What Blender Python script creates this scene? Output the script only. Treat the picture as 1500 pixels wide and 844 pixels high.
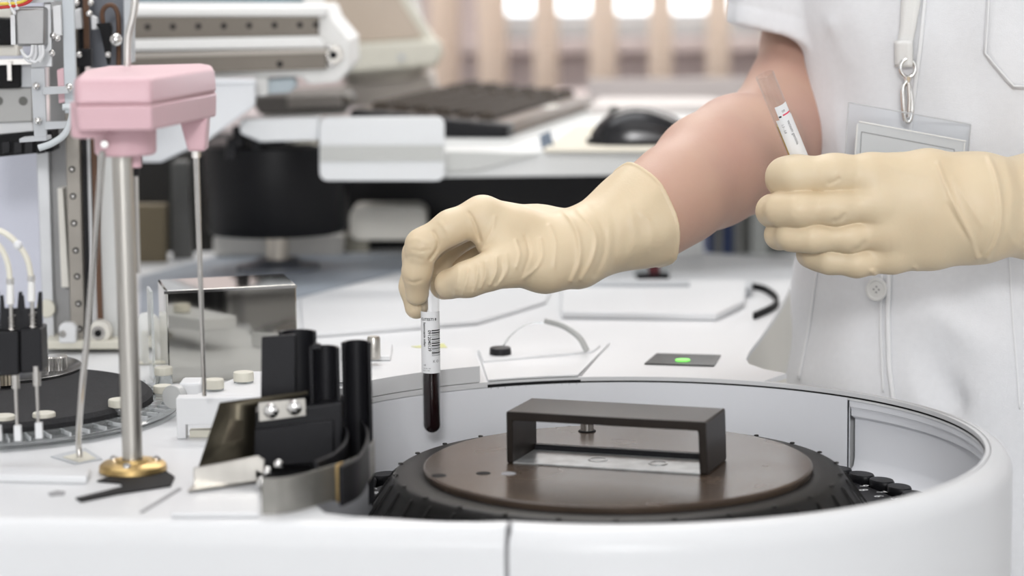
import bpy, bmesh, math, random
import numpy as np
from mathutils import Vector, Matrix
from mathutils.geometry import tessellate_polygon
from mathutils.bvhtree import BVHTree

for o in list(bpy.data.objects):
    bpy.data.objects.remove(o, do_unlink=True)
SC = bpy.context.scene
COL = SC.collection
PI = math.pi
random.seed(7)

# ------------------------------------------------------------------ camera
CAM = Vector((0.0, 0.0, 1.23)); PITCH = math.radians(8.0); ROLL = math.radians(0.7); FOC = 3600.0
cam_d = bpy.data.cameras.new('camera'); cam_o = bpy.data.objects.new('camera', cam_d); COL.objects.link(cam_o)
cam_o.location = CAM; cam_o.rotation_mode = 'QUATERNION'
cam_o.rotation_quaternion = (Matrix.Rotation(PI/2 - PITCH, 3, 'X') @ Matrix.Rotation(-ROLL, 3, 'Z')).to_quaternion()
cam_d.sensor_width = 36.0; cam_d.lens = 36.0*FOC/1500.0
cam_d.clip_start = 0.05; cam_d.clip_end = 60
cam_d.dof.use_dof = True; cam_d.dof.focus_distance = 1.765; cam_d.dof.aperture_fstop = 4.6
SC.camera = cam_o

# ------------------------------------------------------------------ world, lights, exposure
world = bpy.data.worlds.new('world'); SC.world = world; world.use_nodes = True
wb = world.node_tree.nodes['Background']; wb.inputs[0].default_value = (0.93, 0.96, 1.0, 1); wb.inputs[1].default_value = 3.2

def area(name, loc, size, sizey, power, color=(1, 1, 1), target=None):
    d = bpy.data.lights.new(name, 'AREA'); d.shape = 'RECTANGLE'; d.size = size; d.size_y = sizey
    d.energy = power; d.color = color
    o = bpy.data.objects.new(name, d); COL.objects.link(o); o.location = loc
    if target is not None:
        o.rotation_euler = (Vector(target) - Vector(loc)).to_track_quat('-Z', 'Y').to_euler()
    return o
area('key_light_behind', (-0.1, -4.6, 2.95), 0.75, 0.55, 112, (1.0, 0.99, 0.99), (0.1, 1.7, 1.0))  # key lamp behind the camera, placed to match how the shadows fall
area('fill_light_front', (0.0, -4.8, 1.7), 4.6, 2.2, 60, (0.97, 0.98, 1.0), (0.0, 1.7, 1.0))  # added soft fill behind the camera; no window stands there
area('ceiling_light_front', (0.0, 0.5, 3.25), 1.6, 0.6, 10, (1.0, 0.98, 0.97))
area('ceiling_light_middle', (-0.5, 2.3, 3.25), 2.0, 1.0, 25, (0.95, 0.97, 1.0))
area('ceiling_light_rear', (0.3, 4.2, 3.25), 2.4, 0.8, 62, (1.0, 0.97, 0.93))
SC.view_settings.view_transform = 'Standard'; SC.view_settings.look = 'None'
SC.view_settings.gamma = 1.0; SC.view_settings.use_curve_mapping = False
SC.view_settings.exposure = 0.10

# ------------------------------------------------------------------ measuring: photo pixel -> point in the room
_f = Vector((0, math.cos(PITCH), -math.sin(PITCH))); _u = Vector((0, math.sin(PITCH), math.cos(PITCH))); _r = Vector((1, 0, 0))
_r, _u = _r*math.cos(ROLL)-_u*math.sin(ROLL), _u*math.cos(ROLL)+_r*math.sin(ROLL)     # the photograph is tilted a little
def ray(px, py):
    return _f*FOC + _r*(px-750.0) + _u*(422.0-py)
def gp(px, py, Y):            # the point seen at that pixel on the upright plane at distance Y
    d = ray(px, py); return CAM + d*((Y-CAM.y)/d.y)
def zp(px, py, z):            # the point seen at that pixel on the level plane of height z
    d = ray(px, py); return CAM + d*((z-CAM.z)/d.z)

# ------------------------------------------------------------------ materials
MATS = {}
def mat(name, col, rough=0.5, metal=0.0, var=0.0, vscale=30.0, bump=0.0, bscale=200.0, trans=0.0, ior=1.45, coat=0.0,
        sss=0.0, emit=None, estr=0.0, aniso=None, col2=None, alpha=1.0, spec=0.5, rvar=0.0, stretch=None):
    if name in MATS: return MATS[name]
    m = bpy.data.materials.new(name); m.use_nodes = True; nt = m.node_tree; b = nt.nodes['Principled BSDF']
    b.inputs['Base Color'].default_value = (*col, 1); b.inputs['Roughness'].default_value = rough
    b.inputs['Metallic'].default_value = metal; b.inputs['IOR'].default_value = ior
    b.inputs['Transmission Weight'].default_value = trans; b.inputs['Coat Weight'].default_value = coat
    b.inputs['Alpha'].default_value = alpha; b.inputs['Specular IOR Level'].default_value = spec
    if sss > 0:
        b.inputs['Subsurface Weight'].default_value = sss; b.inputs['Subsurface Radius'].default_value = (0.6, 0.3, 0.2)
        b.inputs['Subsurface Scale'].default_value = 0.006
    if emit:
        b.inputs['Emission Color'].default_value = (*emit, 1); b.inputs['Emission Strength'].default_value = estr
    if var > 0 or bump > 0 or rvar > 0:
        tc = nt.nodes.new('ShaderNodeTexCoord'); src = tc.outputs['Object']
        if stretch:
            mp = nt.nodes.new('ShaderNodeMapping'); mp.inputs['Scale'].default_value = stretch
            nt.links.new(src, mp.inputs['Vector']); src = mp.outputs['Vector']
    if var > 0 or rvar > 0:
        n = nt.nodes.new('ShaderNodeTexNoise'); n.inputs['Scale'].default_value = vscale; n.inputs['Detail'].default_value = 5
        nt.links.new(src, n.inputs['Vector'])
    if var > 0:
        r = nt.nodes.new('ShaderNodeValToRGB'); r.color_ramp.elements[0].position = 0.3; r.color_ramp.elements[1].position = 0.7
        c2 = col2 if col2 else tuple(c*(1-var) for c in col)
        r.color_ramp.elements[0].color = (*c2, 1); r.color_ramp.elements[1].color = (*col, 1)
        nt.links.new(n.outputs['Fac'], r.inputs['Fac']); nt.links.new(r.outputs['Color'], b.inputs['Base Color'])
    if rvar > 0:
        mr = nt.nodes.new('ShaderNodeMapRange'); mr.inputs['To Min'].default_value = max(0.02, rough-rvar); mr.inputs['To Max'].default_value = rough+rvar
        nt.links.new(n.outputs['Fac'], mr.inputs['Value']); nt.links.new(mr.outputs['Result'], b.inputs['Roughness'])
    if bump > 0:
        n2 = nt.nodes.new('ShaderNodeTexNoise'); n2.inputs['Scale'].default_value = bscale; n2.inputs['Detail'].default_value = 3
        nt.links.new(src, n2.inputs['Vector'])
        bp = nt.nodes.new('ShaderNodeBump'); bp.inputs['Strength'].default_value = bump; bp.inputs['Distance'].default_value = 0.001
        nt.links.new(n2.outputs['Fac'], bp.inputs['Height']); nt.links.new(bp.outputs['Normal'], b.inputs['Normal'])
    MATS[name] = m
    return m

WHITE = mat('white_plastic', (0.73, 0.74, 0.75), 0.35, var=0.03, vscale=8)
COOLW = mat('cool_white_plastic', (0.86, 0.88, 0.92), 0.25, var=0.02, vscale=8)
CREAM = mat('cream_plastic', (0.66, 0.64, 0.55), 0.45, var=0.03)
OFFW = mat('off_white_plastic', (0.72, 0.70, 0.64), 0.4)
BLACK = mat('black_plastic', (0.010, 0.010, 0.012), 0.42, spec=0.3, bump=0.08, bscale=900)
BLACKM = mat('matt_black', (0.008, 0.008, 0.009), 0.7, spec=0.25)
LIDB = mat('worn_black_warm_sheen', (0.088, 0.063, 0.046), 0.26, spec=0.24, var=0.3, vscale=18, col2=(0.052, 0.039, 0.031), rvar=0.06, bump=0.05, bscale=700)  # worn black plastic; warm reflections are mixed into the brown base colour
LIDE = mat('dark_grey_plastic', (0.016, 0.0155, 0.015), 0.42, spec=0.18, bump=0.08, bscale=700)
FOAM = mat('black_foam', (0.025, 0.025, 0.027), 0.95, var=0.3, vscale=500, bump=0.6, bscale=900)
STEEL = mat('steel', (0.62, 0.60, 0.57), 0.25, 1.0, var=0.08, vscale=60)
STEELB = mat('brushed_steel', (0.55, 0.53, 0.49), 0.33, 1.0, var=0.15, vscale=90, stretch=(1, 1, 0.05))
CHROME = mat('chrome', (0.75, 0.74, 0.72), 0.12, 1.0)
MIRROR = mat('mirror_steel', (0.56, 0.55, 0.51), 0.05, 1.0, rvar=0.02, vscale=30)
BRONZE = mat('dull_bronze_sheet', (0.13, 0.115, 0.085), 0.42, 1.0, var=0.3, vscale=25)
GUARD = mat('smoky_grey_sheet', (0.36, 0.35, 0.32), 0.28, 0.45, var=0.25, vscale=40, alpha=0.82)
TAUPE = mat('taupe_metal', (0.17, 0.150, 0.125), 0.45, 0.3, var=0.1)
ALU = mat('aluminium', (0.55, 0.56, 0.57), 0.45, 0.8, var=0.08)
GREYP = mat('pale_grey_paint', (0.50, 0.52, 0.54), 0.4)
BRASS = mat('brass', (0.62, 0.44, 0.19), 0.38, 1.0, var=0.2, vscale=80)
PINK = mat('pink_plastic', (0.70, 0.46, 0.50), 0.42, var=0.04, vscale=20)
BROWN = mat('brown_belt', (0.10, 0.045, 0.02), 0.5)
CLEAR = mat('clear_plastic', (0.95, 0.96, 0.96), 0.06, trans=1.0, ior=1.45)
CLEARD = mat('clear_ring_plastic', (0.82, 0.85, 0.85), 0.08, trans=0.88, ior=1.35)
GLASS = mat('tube_glass', (0.98, 0.98, 0.98), 0.02, trans=1.0, ior=1.10)
def thin_glass(name, rough=0.02, tint=(0.985, 0.985, 0.985), ior=1.45):
    m = bpy.data.materials.new(name); m.use_nodes = True; nt = m.node_tree; nt.nodes.remove(nt.nodes['Principled BSDF'])
    tr = nt.nodes.new('ShaderNodeBsdfTransparent'); tr.inputs[0].default_value = (*tint, 1); gl_ = nt.nodes.new('ShaderNodeBsdfGlossy'); gl_.inputs['Roughness'].default_value = rough
    lw = nt.nodes.new('ShaderNodeLayerWeight'); p_ = nt.nodes.new('ShaderNodeMath'); p_.operation = 'POWER'; p_.inputs[1].default_value = 3.5
    fr_ = nt.nodes.new('ShaderNodeMath'); fr_.operation = 'MULTIPLY_ADD'; fr_.inputs[1].default_value = 0.55; fr_.inputs[2].default_value = 0.035
    nt.links.new(lw.outputs['Facing'], p_.inputs[0]); nt.links.new(p_.outputs[0], fr_.inputs[0]); mx = nt.nodes.new('ShaderNodeMixShader')
    nt.links.new(fr_.outputs[0], mx.inputs[0]); nt.links.new(tr.outputs[0], mx.inputs[1]); nt.links.new(gl_.outputs[0], mx.inputs[2])
    nt.links.new(mx.outputs[0], nt.nodes['Material Output'].inputs['Surface']); MATS[name] = m; return m
GLASS = thin_glass('tube_glass', 0.04, (0.965, 0.965, 0.965))
BLOOD = mat('dark_blood', (0.010, 0.002, 0.003), 0.12, coat=0.6)
SERUM = mat('yellow_serum', (0.75, 0.55, 0.18), 0.2, trans=0.3)
PAPER = mat('label_paper', (0.82, 0.83, 0.84), 0.5)
INK = mat('black_ink', (0.02, 0.02, 0.02), 0.6)
GREYINK = mat('grey_ink', (0.30, 0.30, 0.31), 0.6)
REDINK = mat('red_ink', (0.75, 0.06, 0.12), 0.5)
SKIN = mat('skin', (0.56, 0.365, 0.275), 0.5, var=0.25, vscale=14, col2=(0.51, 0.305, 0.245), bump=0.12, bscale=450, sss=0.15)
GLOVE = mat('latex_glove', (0.70, 0.58, 0.40), 0.46, var=0.10, vscale=26, col2=(0.68, 0.545, 0.365), bump=0.10, bscale=500, sss=0.08)
CLOTH = mat('white_cotton', (0.80, 0.81, 0.83), 0.9, bump=0.35, bscale=1500, var=0.03, vscale=200)
CLOTHW = mat('white_stitching', (0.84, 0.85, 0.86), 0.9)
STRAP = mat('white_strap', (0.80, 0.80, 0.78), 0.6, bump=0.3, bscale=1200)
TROUSER = mat('white_trouser_cloth', (0.70, 0.71, 0.73), 0.9)
GREEN = mat('green_lamp', (0.2, 0.75, 0.12), 0.4, emit=(0.22, 0.95, 0.12), estr=0.9)
DARKPANEL = mat('dark_glossy_panel', (0.05, 0.05, 0.05), 0.2, var=0.5, vscale=60)
NAVY = mat('navy_binder', (0.03, 0.05, 0.13), 0.5)
GREYB = mat('grey_binder', (0.24, 0.24, 0.23), 0.5)
DKGREYB = mat('dark_grey_binder', (0.12, 0.12, 0.11), 0.5)
KHAKI = mat('khaki_board', (0.16, 0.13, 0.08), 0.7)
KEYB = mat('brown_grey_keys', (0.060, 0.047, 0.036), 0.6, spec=0.25)
KEYF = mat('keyboard_frame', (0.16, 0.125, 0.10), 0.45)
SCREEN = mat('beige_dim_screen', (0.55, 0.455, 0.365), 0.25, var=0.12, vscale=8)
TEAL = mat('teal_window_film', (0.08, 0.20, 0.27), 0.6, var=0.6, vscale=14, col2=(0.05, 0.10, 0.13))
GRIPM = mat('worn_grip_plastic', (0.022, 0.017, 0.014), 0.38, spec=0.35, var=0.3, vscale=60, bump=0.06, bscale=800)
BLIND = mat('peach_blind_fabric', (0.90, 0.80, 0.71), 0.85, trans=0.0)
m_ = BLIND.node_tree; b_ = m_.nodes['Principled BSDF']; t_ = m_.nodes.new('ShaderNodeBsdfTranslucent'); t_.inputs[0].default_value = (0.95, 0.89, 0.82, 1)
x_ = m_.nodes.new('ShaderNodeMixShader'); x_.inputs[0].default_value = 0.45; m_.links.new(b_.outputs[0], x_.inputs[1]); m_.links.new(t_.outputs[0], x_.inputs[2])
m_.links.new(x_.outputs[0], m_.nodes['Material Output'].inputs['Surface'])
SILL = mat('mauve_grey_paint', (0.66, 0.585, 0.58), 0.7)
WALLP = mat('warm_white_paint', (0.80, 0.80, 0.80), 0.8, bump=0.05)
FLOORM = mat('grey_vinyl', (0.45, 0.46, 0.47), 0.4, var=0.1, vscale=4)
BENCHM = mat('bench_laminate', (0.74, 0.75, 0.74), 0.4)
YELLOW = mat('yellow_sticker', (0.62, 0.62, 0.25), 0.5)
GTUBE = mat('grey_tubing', (0.42, 0.43, 0.42), 0.4)
BLUEGREY = mat('blue_grey_plastic', (0.33, 0.37, 0.42), 0.5, var=0.1)
PALEBLUE = mat('pale_blue_plastic', (0.45, 0.52, 0.56), 0.4)
RED = mat('dark_red_plastic', (0.10, 0.01, 0.015), 0.3)
REDCAB = mat('red_cable', (0.5, 0.03, 0.03), 0.4)
YELCAB = mat('yellow_cable', (0.7, 0.55, 0.08), 0.4)

# ------------------------------------------------------------------ mesh building
class MB:
    def __init__(s): s.v = []; s.f = []
    def add(s, vs, fs):
        n = len(s.v); s.v += [tuple(v) for v in vs]; s.f += [tuple(i+n for i in f) for f in fs]; return s
    def box(s, x0, x1, y0, y1, z0, z1, M=None):
        vs = [Vector((x, y, z)) for x in (x0, x1) for y in (y0, y1) for z in (z0, z1)]
        if M is not None: vs = [M @ v for v in vs]
        return s.add(vs, [(0,1,3,2),(4,6,7,5),(0,4,5,1),(2,3,7,6),(0,2,6,4),(1,5,7,3)])
    def prism(s, pts, vec):   # polygon (3-D points) pushed along vec
        pts = [Vector(p) for p in pts]; vec = Vector(vec); n = len(pts)
        nrm = Vector((0, 0, 0))
        for i in range(n): nrm += pts[i].cross(pts[(i+1) % n])
        if nrm.dot(vec) > 0: pts.reverse()
        vs = pts + [p+vec for p in pts]
        tris = tessellate_polygon([pts])
        fs = []
        for t in tris:
            a, b, c = t
            nn = (pts[b]-pts[a]).cross(pts[c]-pts[a])
            if nn.dot(vec) > 0: a, b, c = a, c, b
            fs.append((a, b, c)); fs.append((a+n, c+n, b+n))
        for i in range(n):
            j = (i+1) % n; fs.append((i, i+n, j+n, j))
        return s.add(vs, fs)
    def lathe(s, prof, c=(0, 0, 0), seg=48, a0=0.0, a1=2*PI, M=None):   # prof: (r, z) list, closed onto axis if r = 0
        full = abs(a1-a0-2*PI) < 1e-6; n = seg if full else seg+1
        vs, fs = [], []
        for i in range(n):
            a = a0+(a1-a0)*i/seg
            for r, z in prof:
                v = Vector((r*math.cos(a), r*math.sin(a), z))
                if M is not None: v = M @ v
                vs.append(v+Vector(c))
        k = len(prof)
        for i in range(seg):
            j = (i+1) % n
            for q in range(k-1):
                a, b, c2, d = i*k+q, j*k+q, j*k+q+1, i*k+q+1
                if prof[q][0] < 1e-9: fs.append((a, c2, d))
                elif prof[q+1][0] < 1e-9: fs.append((a, b, d))
                else: fs.append((a, b, c2, d))
        return s.add(vs, fs)
    def cyl(s, p, q, r, r2=None, seg=20, caps=True):
        p, q = Vector(p), Vector(q); r2 = r if r2 is None else r2
        M = (q-p).to_track_quat('Z', 'Y').to_matrix(); L = (q-p).length
        prof = [(r, 0), (r2, L)]
        if caps: prof = [(0, 0)]+prof+[(0, L)]
        return s.lathe(prof, p, seg, M=M)
    def tube(s, path, r, seg=10, caps=True):
        P = [Vector(p) for p in path]; n = len(P)
        rs = r if isinstance(r, (list, tuple)) else [r]*n
        up = Vector((0.123, 0.456, 0.88)); vs = []; fs = []
        for i in range(n):
            t = (P[min(i+1, n-1)]-P[max(i-1, 0)]).normalized()
            x = (up - t*up.dot(t)).normalized(); y = t.cross(x); up = x
            for k in range(seg):
                a = 2*PI*k/seg; vs.append(P[i]+(x*math.cos(a)+y*math.sin(a))*rs[i])
        for i in range(n-1):
            for k in range(seg):
                k2 = (k+1) % seg; fs.append((i*seg+k, i*seg+k2, (i+1)*seg+k2, (i+1)*seg+k))
        if caps:
            fs.append(tuple(reversed(range(seg)))); fs.append(tuple((n-1)*seg+k for k in range(seg)))
        return s.add(vs, fs)
    def ball(s, c, r, seg=16, sx=1, sy=1, sz=1):
        prof = [(max(0, math.sin(PI*i/seg))*r if 0 < i < seg else 0, -math.cos(PI*i/seg)*r) for i in range(seg+1)]
        return s.lathe([(a, b) for a, b in prof], c, seg*2, M=Matrix.Diagonal((sx, sy, sz)))
    def sheet(s, path, h, th):     # upright curved sheet: path of (x, y, z_top), height h (number or list), thickness th
        P = [Vector(p) for p in path]; n = len(P); hs = h if isinstance(h, (list, tuple)) else [h]*n
        vs, fs = [], []
        for i in range(n):
            t = P[min(i+1, n-1)]-P[max(i-1, 0)]; t.z = 0; t.normalize(); nn = Vector((-t.y, t.x, 0))*th*0.5
            d = Vector((0, 0, -hs[i])); vs += [P[i]+nn, P[i]-nn, P[i]-nn+d, P[i]+nn+d]
        for i in range(n-1):
            a, b = i*4, i*4+4
            for k in range(4):
                k2 = (k+1) % 4; fs.append((a+k, b+k, b+k2, a+k2))
        fs.append((0, 1, 2, 3)); fs.append(tuple((n-1)*4+k for k in (3, 2, 1, 0)))
        return s.add(vs, fs)

def catmull(P, n=8):
    P = [Vector(p) for p in P]; Q = [P[0]*2-P[1]]+P+[P[-1]*2-P[-2]]; out = []
    for i in range(1, len(Q)-2):
        for k in range(n):
            t = k/n; a, b, c, d = Q[i-1], Q[i], Q[i+1], Q[i+2]
            out.append(0.5*((b*2)+(c-a)*t+(a*2-b*5+c*4-d)*t*t+(b*3-a-c*3+d)*t**3))
    out.append(P[-1].copy()); return out

def finish(me, m, smooth=35):
    me.materials.append(m)
    if smooth:
        me.polygons.foreach_set('use_smooth', [True]*len(me.polygons))
        if smooth < 180: me.set_sharp_from_angle(angle=math.radians(smooth))
    me.update()

def obj(name, mb, m, parent=None, bevel=0.0, smooth=35, bseg=2, label=None):
    me = bpy.data.meshes.new(name); vs = [Vector(v) for v in mb.v]
    off = Vector((0, 0, 0))
    if parent is None:
        off = Vector(((min(v.x for v in vs)+max(v.x for v in vs))/2, (min(v.y for v in vs)+max(v.y for v in vs))/2, min(v.z for v in vs)))
    me.from_pydata([v-off for v in vs], [], mb.f)
    bm = bmesh.new(); bm.from_mesh(me); bmesh.ops.recalc_face_normals(bm, faces=bm.faces); bm.to_mesh(me); bm.free()
    finish(me, m, smooth)
    o = bpy.data.objects.new(name, me); COL.objects.link(o); o.location = off
    if bevel > 0:
        b = o.modifiers.new('bevel', 'BEVEL'); b.width = bevel; b.segments = bseg; b.limit_method = 'ANGLE'; b.angle_limit = math.radians(40)
        b.harden_normals = False
    if parent is not None: attach(o, parent)
    else: ROOTLOC[o] = Vector(off)
    if label: o['label'] = label
    return o
def world_loc(o):
    v = Vector(o.location)
    while o.parent: o = o.parent; v += o.location
    return v
ROOTLOC = {}
def attach(o, parent):
    o.parent = parent
    o.matrix_parent_inverse = Matrix.Translation(-ROOTLOC.get(parent, Vector((0, 0, 0))))
    ROOTLOC[o] = Vector((0, 0, 0))
def thing(name, label, cat, loc, group=None):
    o = bpy.data.objects.new(name, None); COL.objects.link(o); o.location = loc; o.empty_display_size = 0.02
    ROOTLOC[o] = Vector(loc); o['label'] = label; o['category'] = cat
    if group: o['group'] = group
    return o
def tag(o, label, cat, group=None):
    o['label'] = label; o['category'] = cat
    if group: o['group'] = group
    return o
def copy_tree(o, parent=None):
    c = o.copy(); COL.objects.link(c)
    if parent is not None: c.parent = parent
    for ch in list(o.children): copy_tree(ch, c)
    return c
def struct(name, mb, m, bevel=0, smooth=35):
    o = obj(name, mb, m, bevel=bevel, smooth=smooth); o['kind'] = 'structure'; return o
def share(name, src, parent, loc, rotz=0.0):   # another part that uses the same mesh
    o = bpy.data.objects.new(name, src.data if hasattr(src, 'data') else src); COL.objects.link(o)
    for md in (src.modifiers if hasattr(src, 'modifiers') else []):
        n = o.modifiers.new(md.name, md.type)
        if md.type == 'BEVEL': n.width = md.width; n.segments = md.segments; n.limit_method = md.limit_method; n.angle_limit = md.angle_limit
    o.location = loc; o.rotation_euler = (0, 0, rotz)
    attach(o, parent); return o

def pbox(mb, px0, py0, px1, py1, Y, depth):   # box whose front face fills that rectangle of the plane at Y
    a = gp((px0), (py0+py1)/2, Y); b = gp(px1, (py0+py1)/2, Y)
    t = gp((px0+px1)/2, py0, Y).z; u = gp((px0+px1)/2, py1, Y).z
    return mb.box(a.x, b.x, Y, Y+depth, u, t)

def text_mesh(s, size, align='LEFT'):
    cu = bpy.data.curves.new('lettering', 'FONT'); cu.body = s; cu.size = size; cu.align_x = align; cu.resolution_u = 2; cu.offset = size*0.022
    o = bpy.data.objects.new('lettering', cu); COL.objects.link(o)
    dg = bpy.context.evaluated_depsgraph_get()
    me = bpy.data.meshes.new_from_object(o.evaluated_get(dg))
    vs = [v.co.copy() for v in me.vertices]; fs = [tuple(p.vertices) for p in me.polygons]
    bpy.data.objects.remove(o); bpy.data.curves.remove(cu); bpy.data.meshes.remove(me)
    return vs, fs

# ================================================================== the room
struct('floor', MB().box(-3.2, 3.2, -5.0, 5.6, -0.05, 0.0), FLOORM)
struct('ceiling', MB().box(-3.2, 3.2, -5.0, 5.6, 3.3, 3.35), WALLP)
struct('wall_left', MB().box(-3.25, -3.2, -5.0, 5.6, 0, 3.3), WALLP)
struct('wall_right', MB().box(3.2, 3.25, -5.0, 5.6, 0, 3.3), WALLP)
struct('wall_front', MB().box(-3.2, 3.2, -5.05, -5.0, 0, 3.3), WALLP)
WY = 5.40
wx0, wx1, wz0, wz1 = gp(722, 56, WY).x-0.02, 2.2, gp(722, 57, WY).z, 2.25
w = MB()
w.box(-3.2, wx0, WY, WY+0.2, 0, 3.3); w.box(wx1, 3.2, WY, WY+0.2, 0, 3.3)
w.box(wx0, wx1, WY, WY+0.2, 0, wz0); w.box(wx0, wx1, WY, WY+0.2, wz1, 3.3)
struct('wall_back', w, SILL)
win = struct('window_1', MB().box(wx0, wx1, WY+0.10, WY+0.104, wz0, wz1), CLEAR, smooth=0)
fr = MB()
for a, b, c, d in ((wx0, wx1, wz0, wz0+.05), (wx0, wx1, wz1-.05, wz1), (wx0, wx0+.05, wz0, wz1), (wx1-.05, wx1, wz0, wz1), (0.98, 1.04, wz0, wz1)):
    fr.box(a, b, WY+0.08, WY+0.13, c, d)
obj('window_frame', fr, WHITE, win, bevel=0.004)
obj('window_sill', MB().box(wx0-.05, wx1+.05, WY-0.09, WY+0.08, wz0-.03, wz0), SILL, win, bevel=0.004)

# vertical blind: every slat a part
BY = 5.2
zb = gp(800, 141, BY).z
vb = thing('vertical_blind', 'peach vertical blind of turned fabric slats hanging in front of the bright window', 'blind', (0.3, BY, zb))
obj('head_rail', MB().box(-0.45, 2.2, BY-0.025, BY+0.025, 2.3, 2.34), WHITE, vb)
sm = MB(); sm.box(-0.058, 0.058, -0.0012, 0.0012, 0.0, 2.3-zb)
s0 = None
for i, px in enumerate((575, 652, 722, 800, 884, 968, 1052, 1136, 1220, 1304, 1388)):
    x = gp(px, 70, BY).x
    if s0 is None:
        s0 = obj('slat', sm, BLIND, vb); s0.location = (x, BY, zb); s0.rotation_euler = (0, 0, 1.08)
    else:
        share('slat', s0, vb, (x, BY, zb), 1.08+random.uniform(-.06, .06))

# low cupboard under the window
tag(obj('window_cupboard', MB().box(-1.2, 2.4, 4.6, 5.0, 0.0, gp(900, 150, 4.6).z), SILL, bevel=0.006), 'long pale mauve low cupboard under the window blind', 'cupboard')

# ================================================================== the analyzer body
DZ = 0.9                                   # height of its deck
CX, CY, RW = 0.0705, 1.613, 0.2405          # centre and radius of the round sample well
RO = 0.258
def pol(r, deg, z=DZ): return Vector((CX+r*math.cos(math.radians(deg)), CY+r*math.sin(math.radians(deg)), z))
an = thing('blood_analyzer', 'large white laboratory analyser with a round sample well at its near right', 'analyzer', (0, 1.9, 0))

A_END = 61.0; A_BEG = -107.0
hole = [pol(RW, a) for a in np.linspace(A_BEG, 150, 260)]
hole += [zp(528, 640, DZ), zp(490, 668, DZ), zp(466, 700, DZ), zp(460, 738, DZ), zp(476, 752, DZ), zp(520, 757, DZ), zp(560, 759, DZ), zp(640, 764.5, DZ)]
fA = pol(RO, A_BEG); fB = Vector((-0.95, fA.y+0.100, DZ)); fdir = (fB-fA).normalized(); fn = Vector((-fdir.y, fdir.x, 0))
if fn.y > 0: fn = -fn                      # points to the viewer
INS = 0.014
right = [zp(1152, 547, DZ), zp(1120, 541, DZ), zp(1097, 533, DZ), zp(1093, 526, DZ), zp(1098, 515, DZ), zp(1115, 493, DZ), zp(1132, 468, DZ), zp(1146, 446, DZ), zp(1158, 420, DZ), zp(1169, 396, DZ), zp(1172, 384, DZ), zp(1160, 378, DZ)]
outer = [fB-fn*INS, fA-fn*INS] + [pol(RO-INS, a) for a in np.linspace(A_BEG+2, A_END, 70)] + right + [Vector((0.1, 2.66, DZ)), Vector((-0.95, 2.66, DZ))]
dk = MB(); up = Vector((0, 0, 1)); TH = 0.004
P = [outer, hole]; flat = outer+hole; tris = tessellate_polygon(P); n = len(flat); no = len(outer)
vs = [p.copy() for p in flat]+[p-up*TH for p in flat]; fs = []
for a, b, c in tris:
    if (flat[b]-flat[a]).cross(flat[c]-flat[a]).z < 0: a, b, c = a, c, b
    fs.append((a, b, c)); fs.append((a+n, c+n, b+n))
for i in range(no): j = (i+1) % no; fs.append((i, j, j+n, i+n))
for i in range(len(hole)): j = (i+1) % len(hole); fs.append((no+i, no+j, no+j+n, no+i+n))
dk.add(vs, fs); obj('deck', dk, WHITE, an, smooth=30)

# cabinet walls below the deck, front panel and the round rim with its rolled edge
side = [v.copy() for v in outer[2:]]; cb = MB()
for i in range(69, len(right)+70-1):
    a, b = side[i], side[i+1]; a2, b2 = a.copy(), b.copy(); a2.z = b2.z = DZ-TH; a3, b3 = a.copy(), b.copy(); a3.z = b3.z = 0.0
    cb.add([a2, b2, b3, a3], [(0, 1, 2, 3)])
e = [side[69+len(right)], Vector((0.1, 2.66, 0)), Vector((-0.95, 2.66, 0)), fB-fn*INS]
for a, b in zip(e[:-1], e[1:]): cb.add([(a.x, a.y, DZ-TH), (b.x, b.y, DZ-TH), (b.x, b.y, 0), (a.x, a.y, 0)], [(0, 1, 2, 3)])
obj('cabinet_side', cb, OFFW, an, smooth=40)
prof = [(0, -0.002)]+[(INS*math.sin(t), -0.002-INS+INS*math.cos(t)+0.002) for t in np.linspace(0, PI/2, 8)]+[(INS, -0.9), (INS-0.004, -0.9)]
def front_sweep(name, p, q):
    mb = MB(); k = len(prof)
    for s_ in (p, q): mb.add([s_-fn*INS+fn*o_+up*z_ for o_, z_ in prof], [])
    mb.f += [(i, i+1, k+i+1, k+i) for i in range(k-1)]
    mb.f += [tuple(range(k)), tuple(range(2*k-1, k-1, -1))]
    return obj(name, mb, WHITE, an, smooth=60)
front_sweep('front_panel', fA+fdir*0.0012, fB)
rim = MB(); rp = [(RW+0.0, DZ-0.006), (RW+0.0005, DZ-0.0025), (RW+0.003, DZ)]+[(RO-INS+INS*math.sin(t), DZ-INS+INS*math.cos(t)) for t in np.linspace(0, PI/2, 9)]+[(RO, 0.0), (RO-0.004, 0.0)]
rim.lathe(rp, (CX, CY, 0), 120, math.radians(A_BEG+0.3), math.radians(A_END))
obj('well_rim', rim, WHITE, an, smooth=60)
obj('panel_joint', MB().prism([fA-fn*0.016-fdir*.0008, fA-fn*0.016+fdir*.0008, fA+fn*(-0.002)+fdir*.0008, fA-fn*0.002-fdir*.0008], (0, 0, -0.89)), GREYINK, an)

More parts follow.
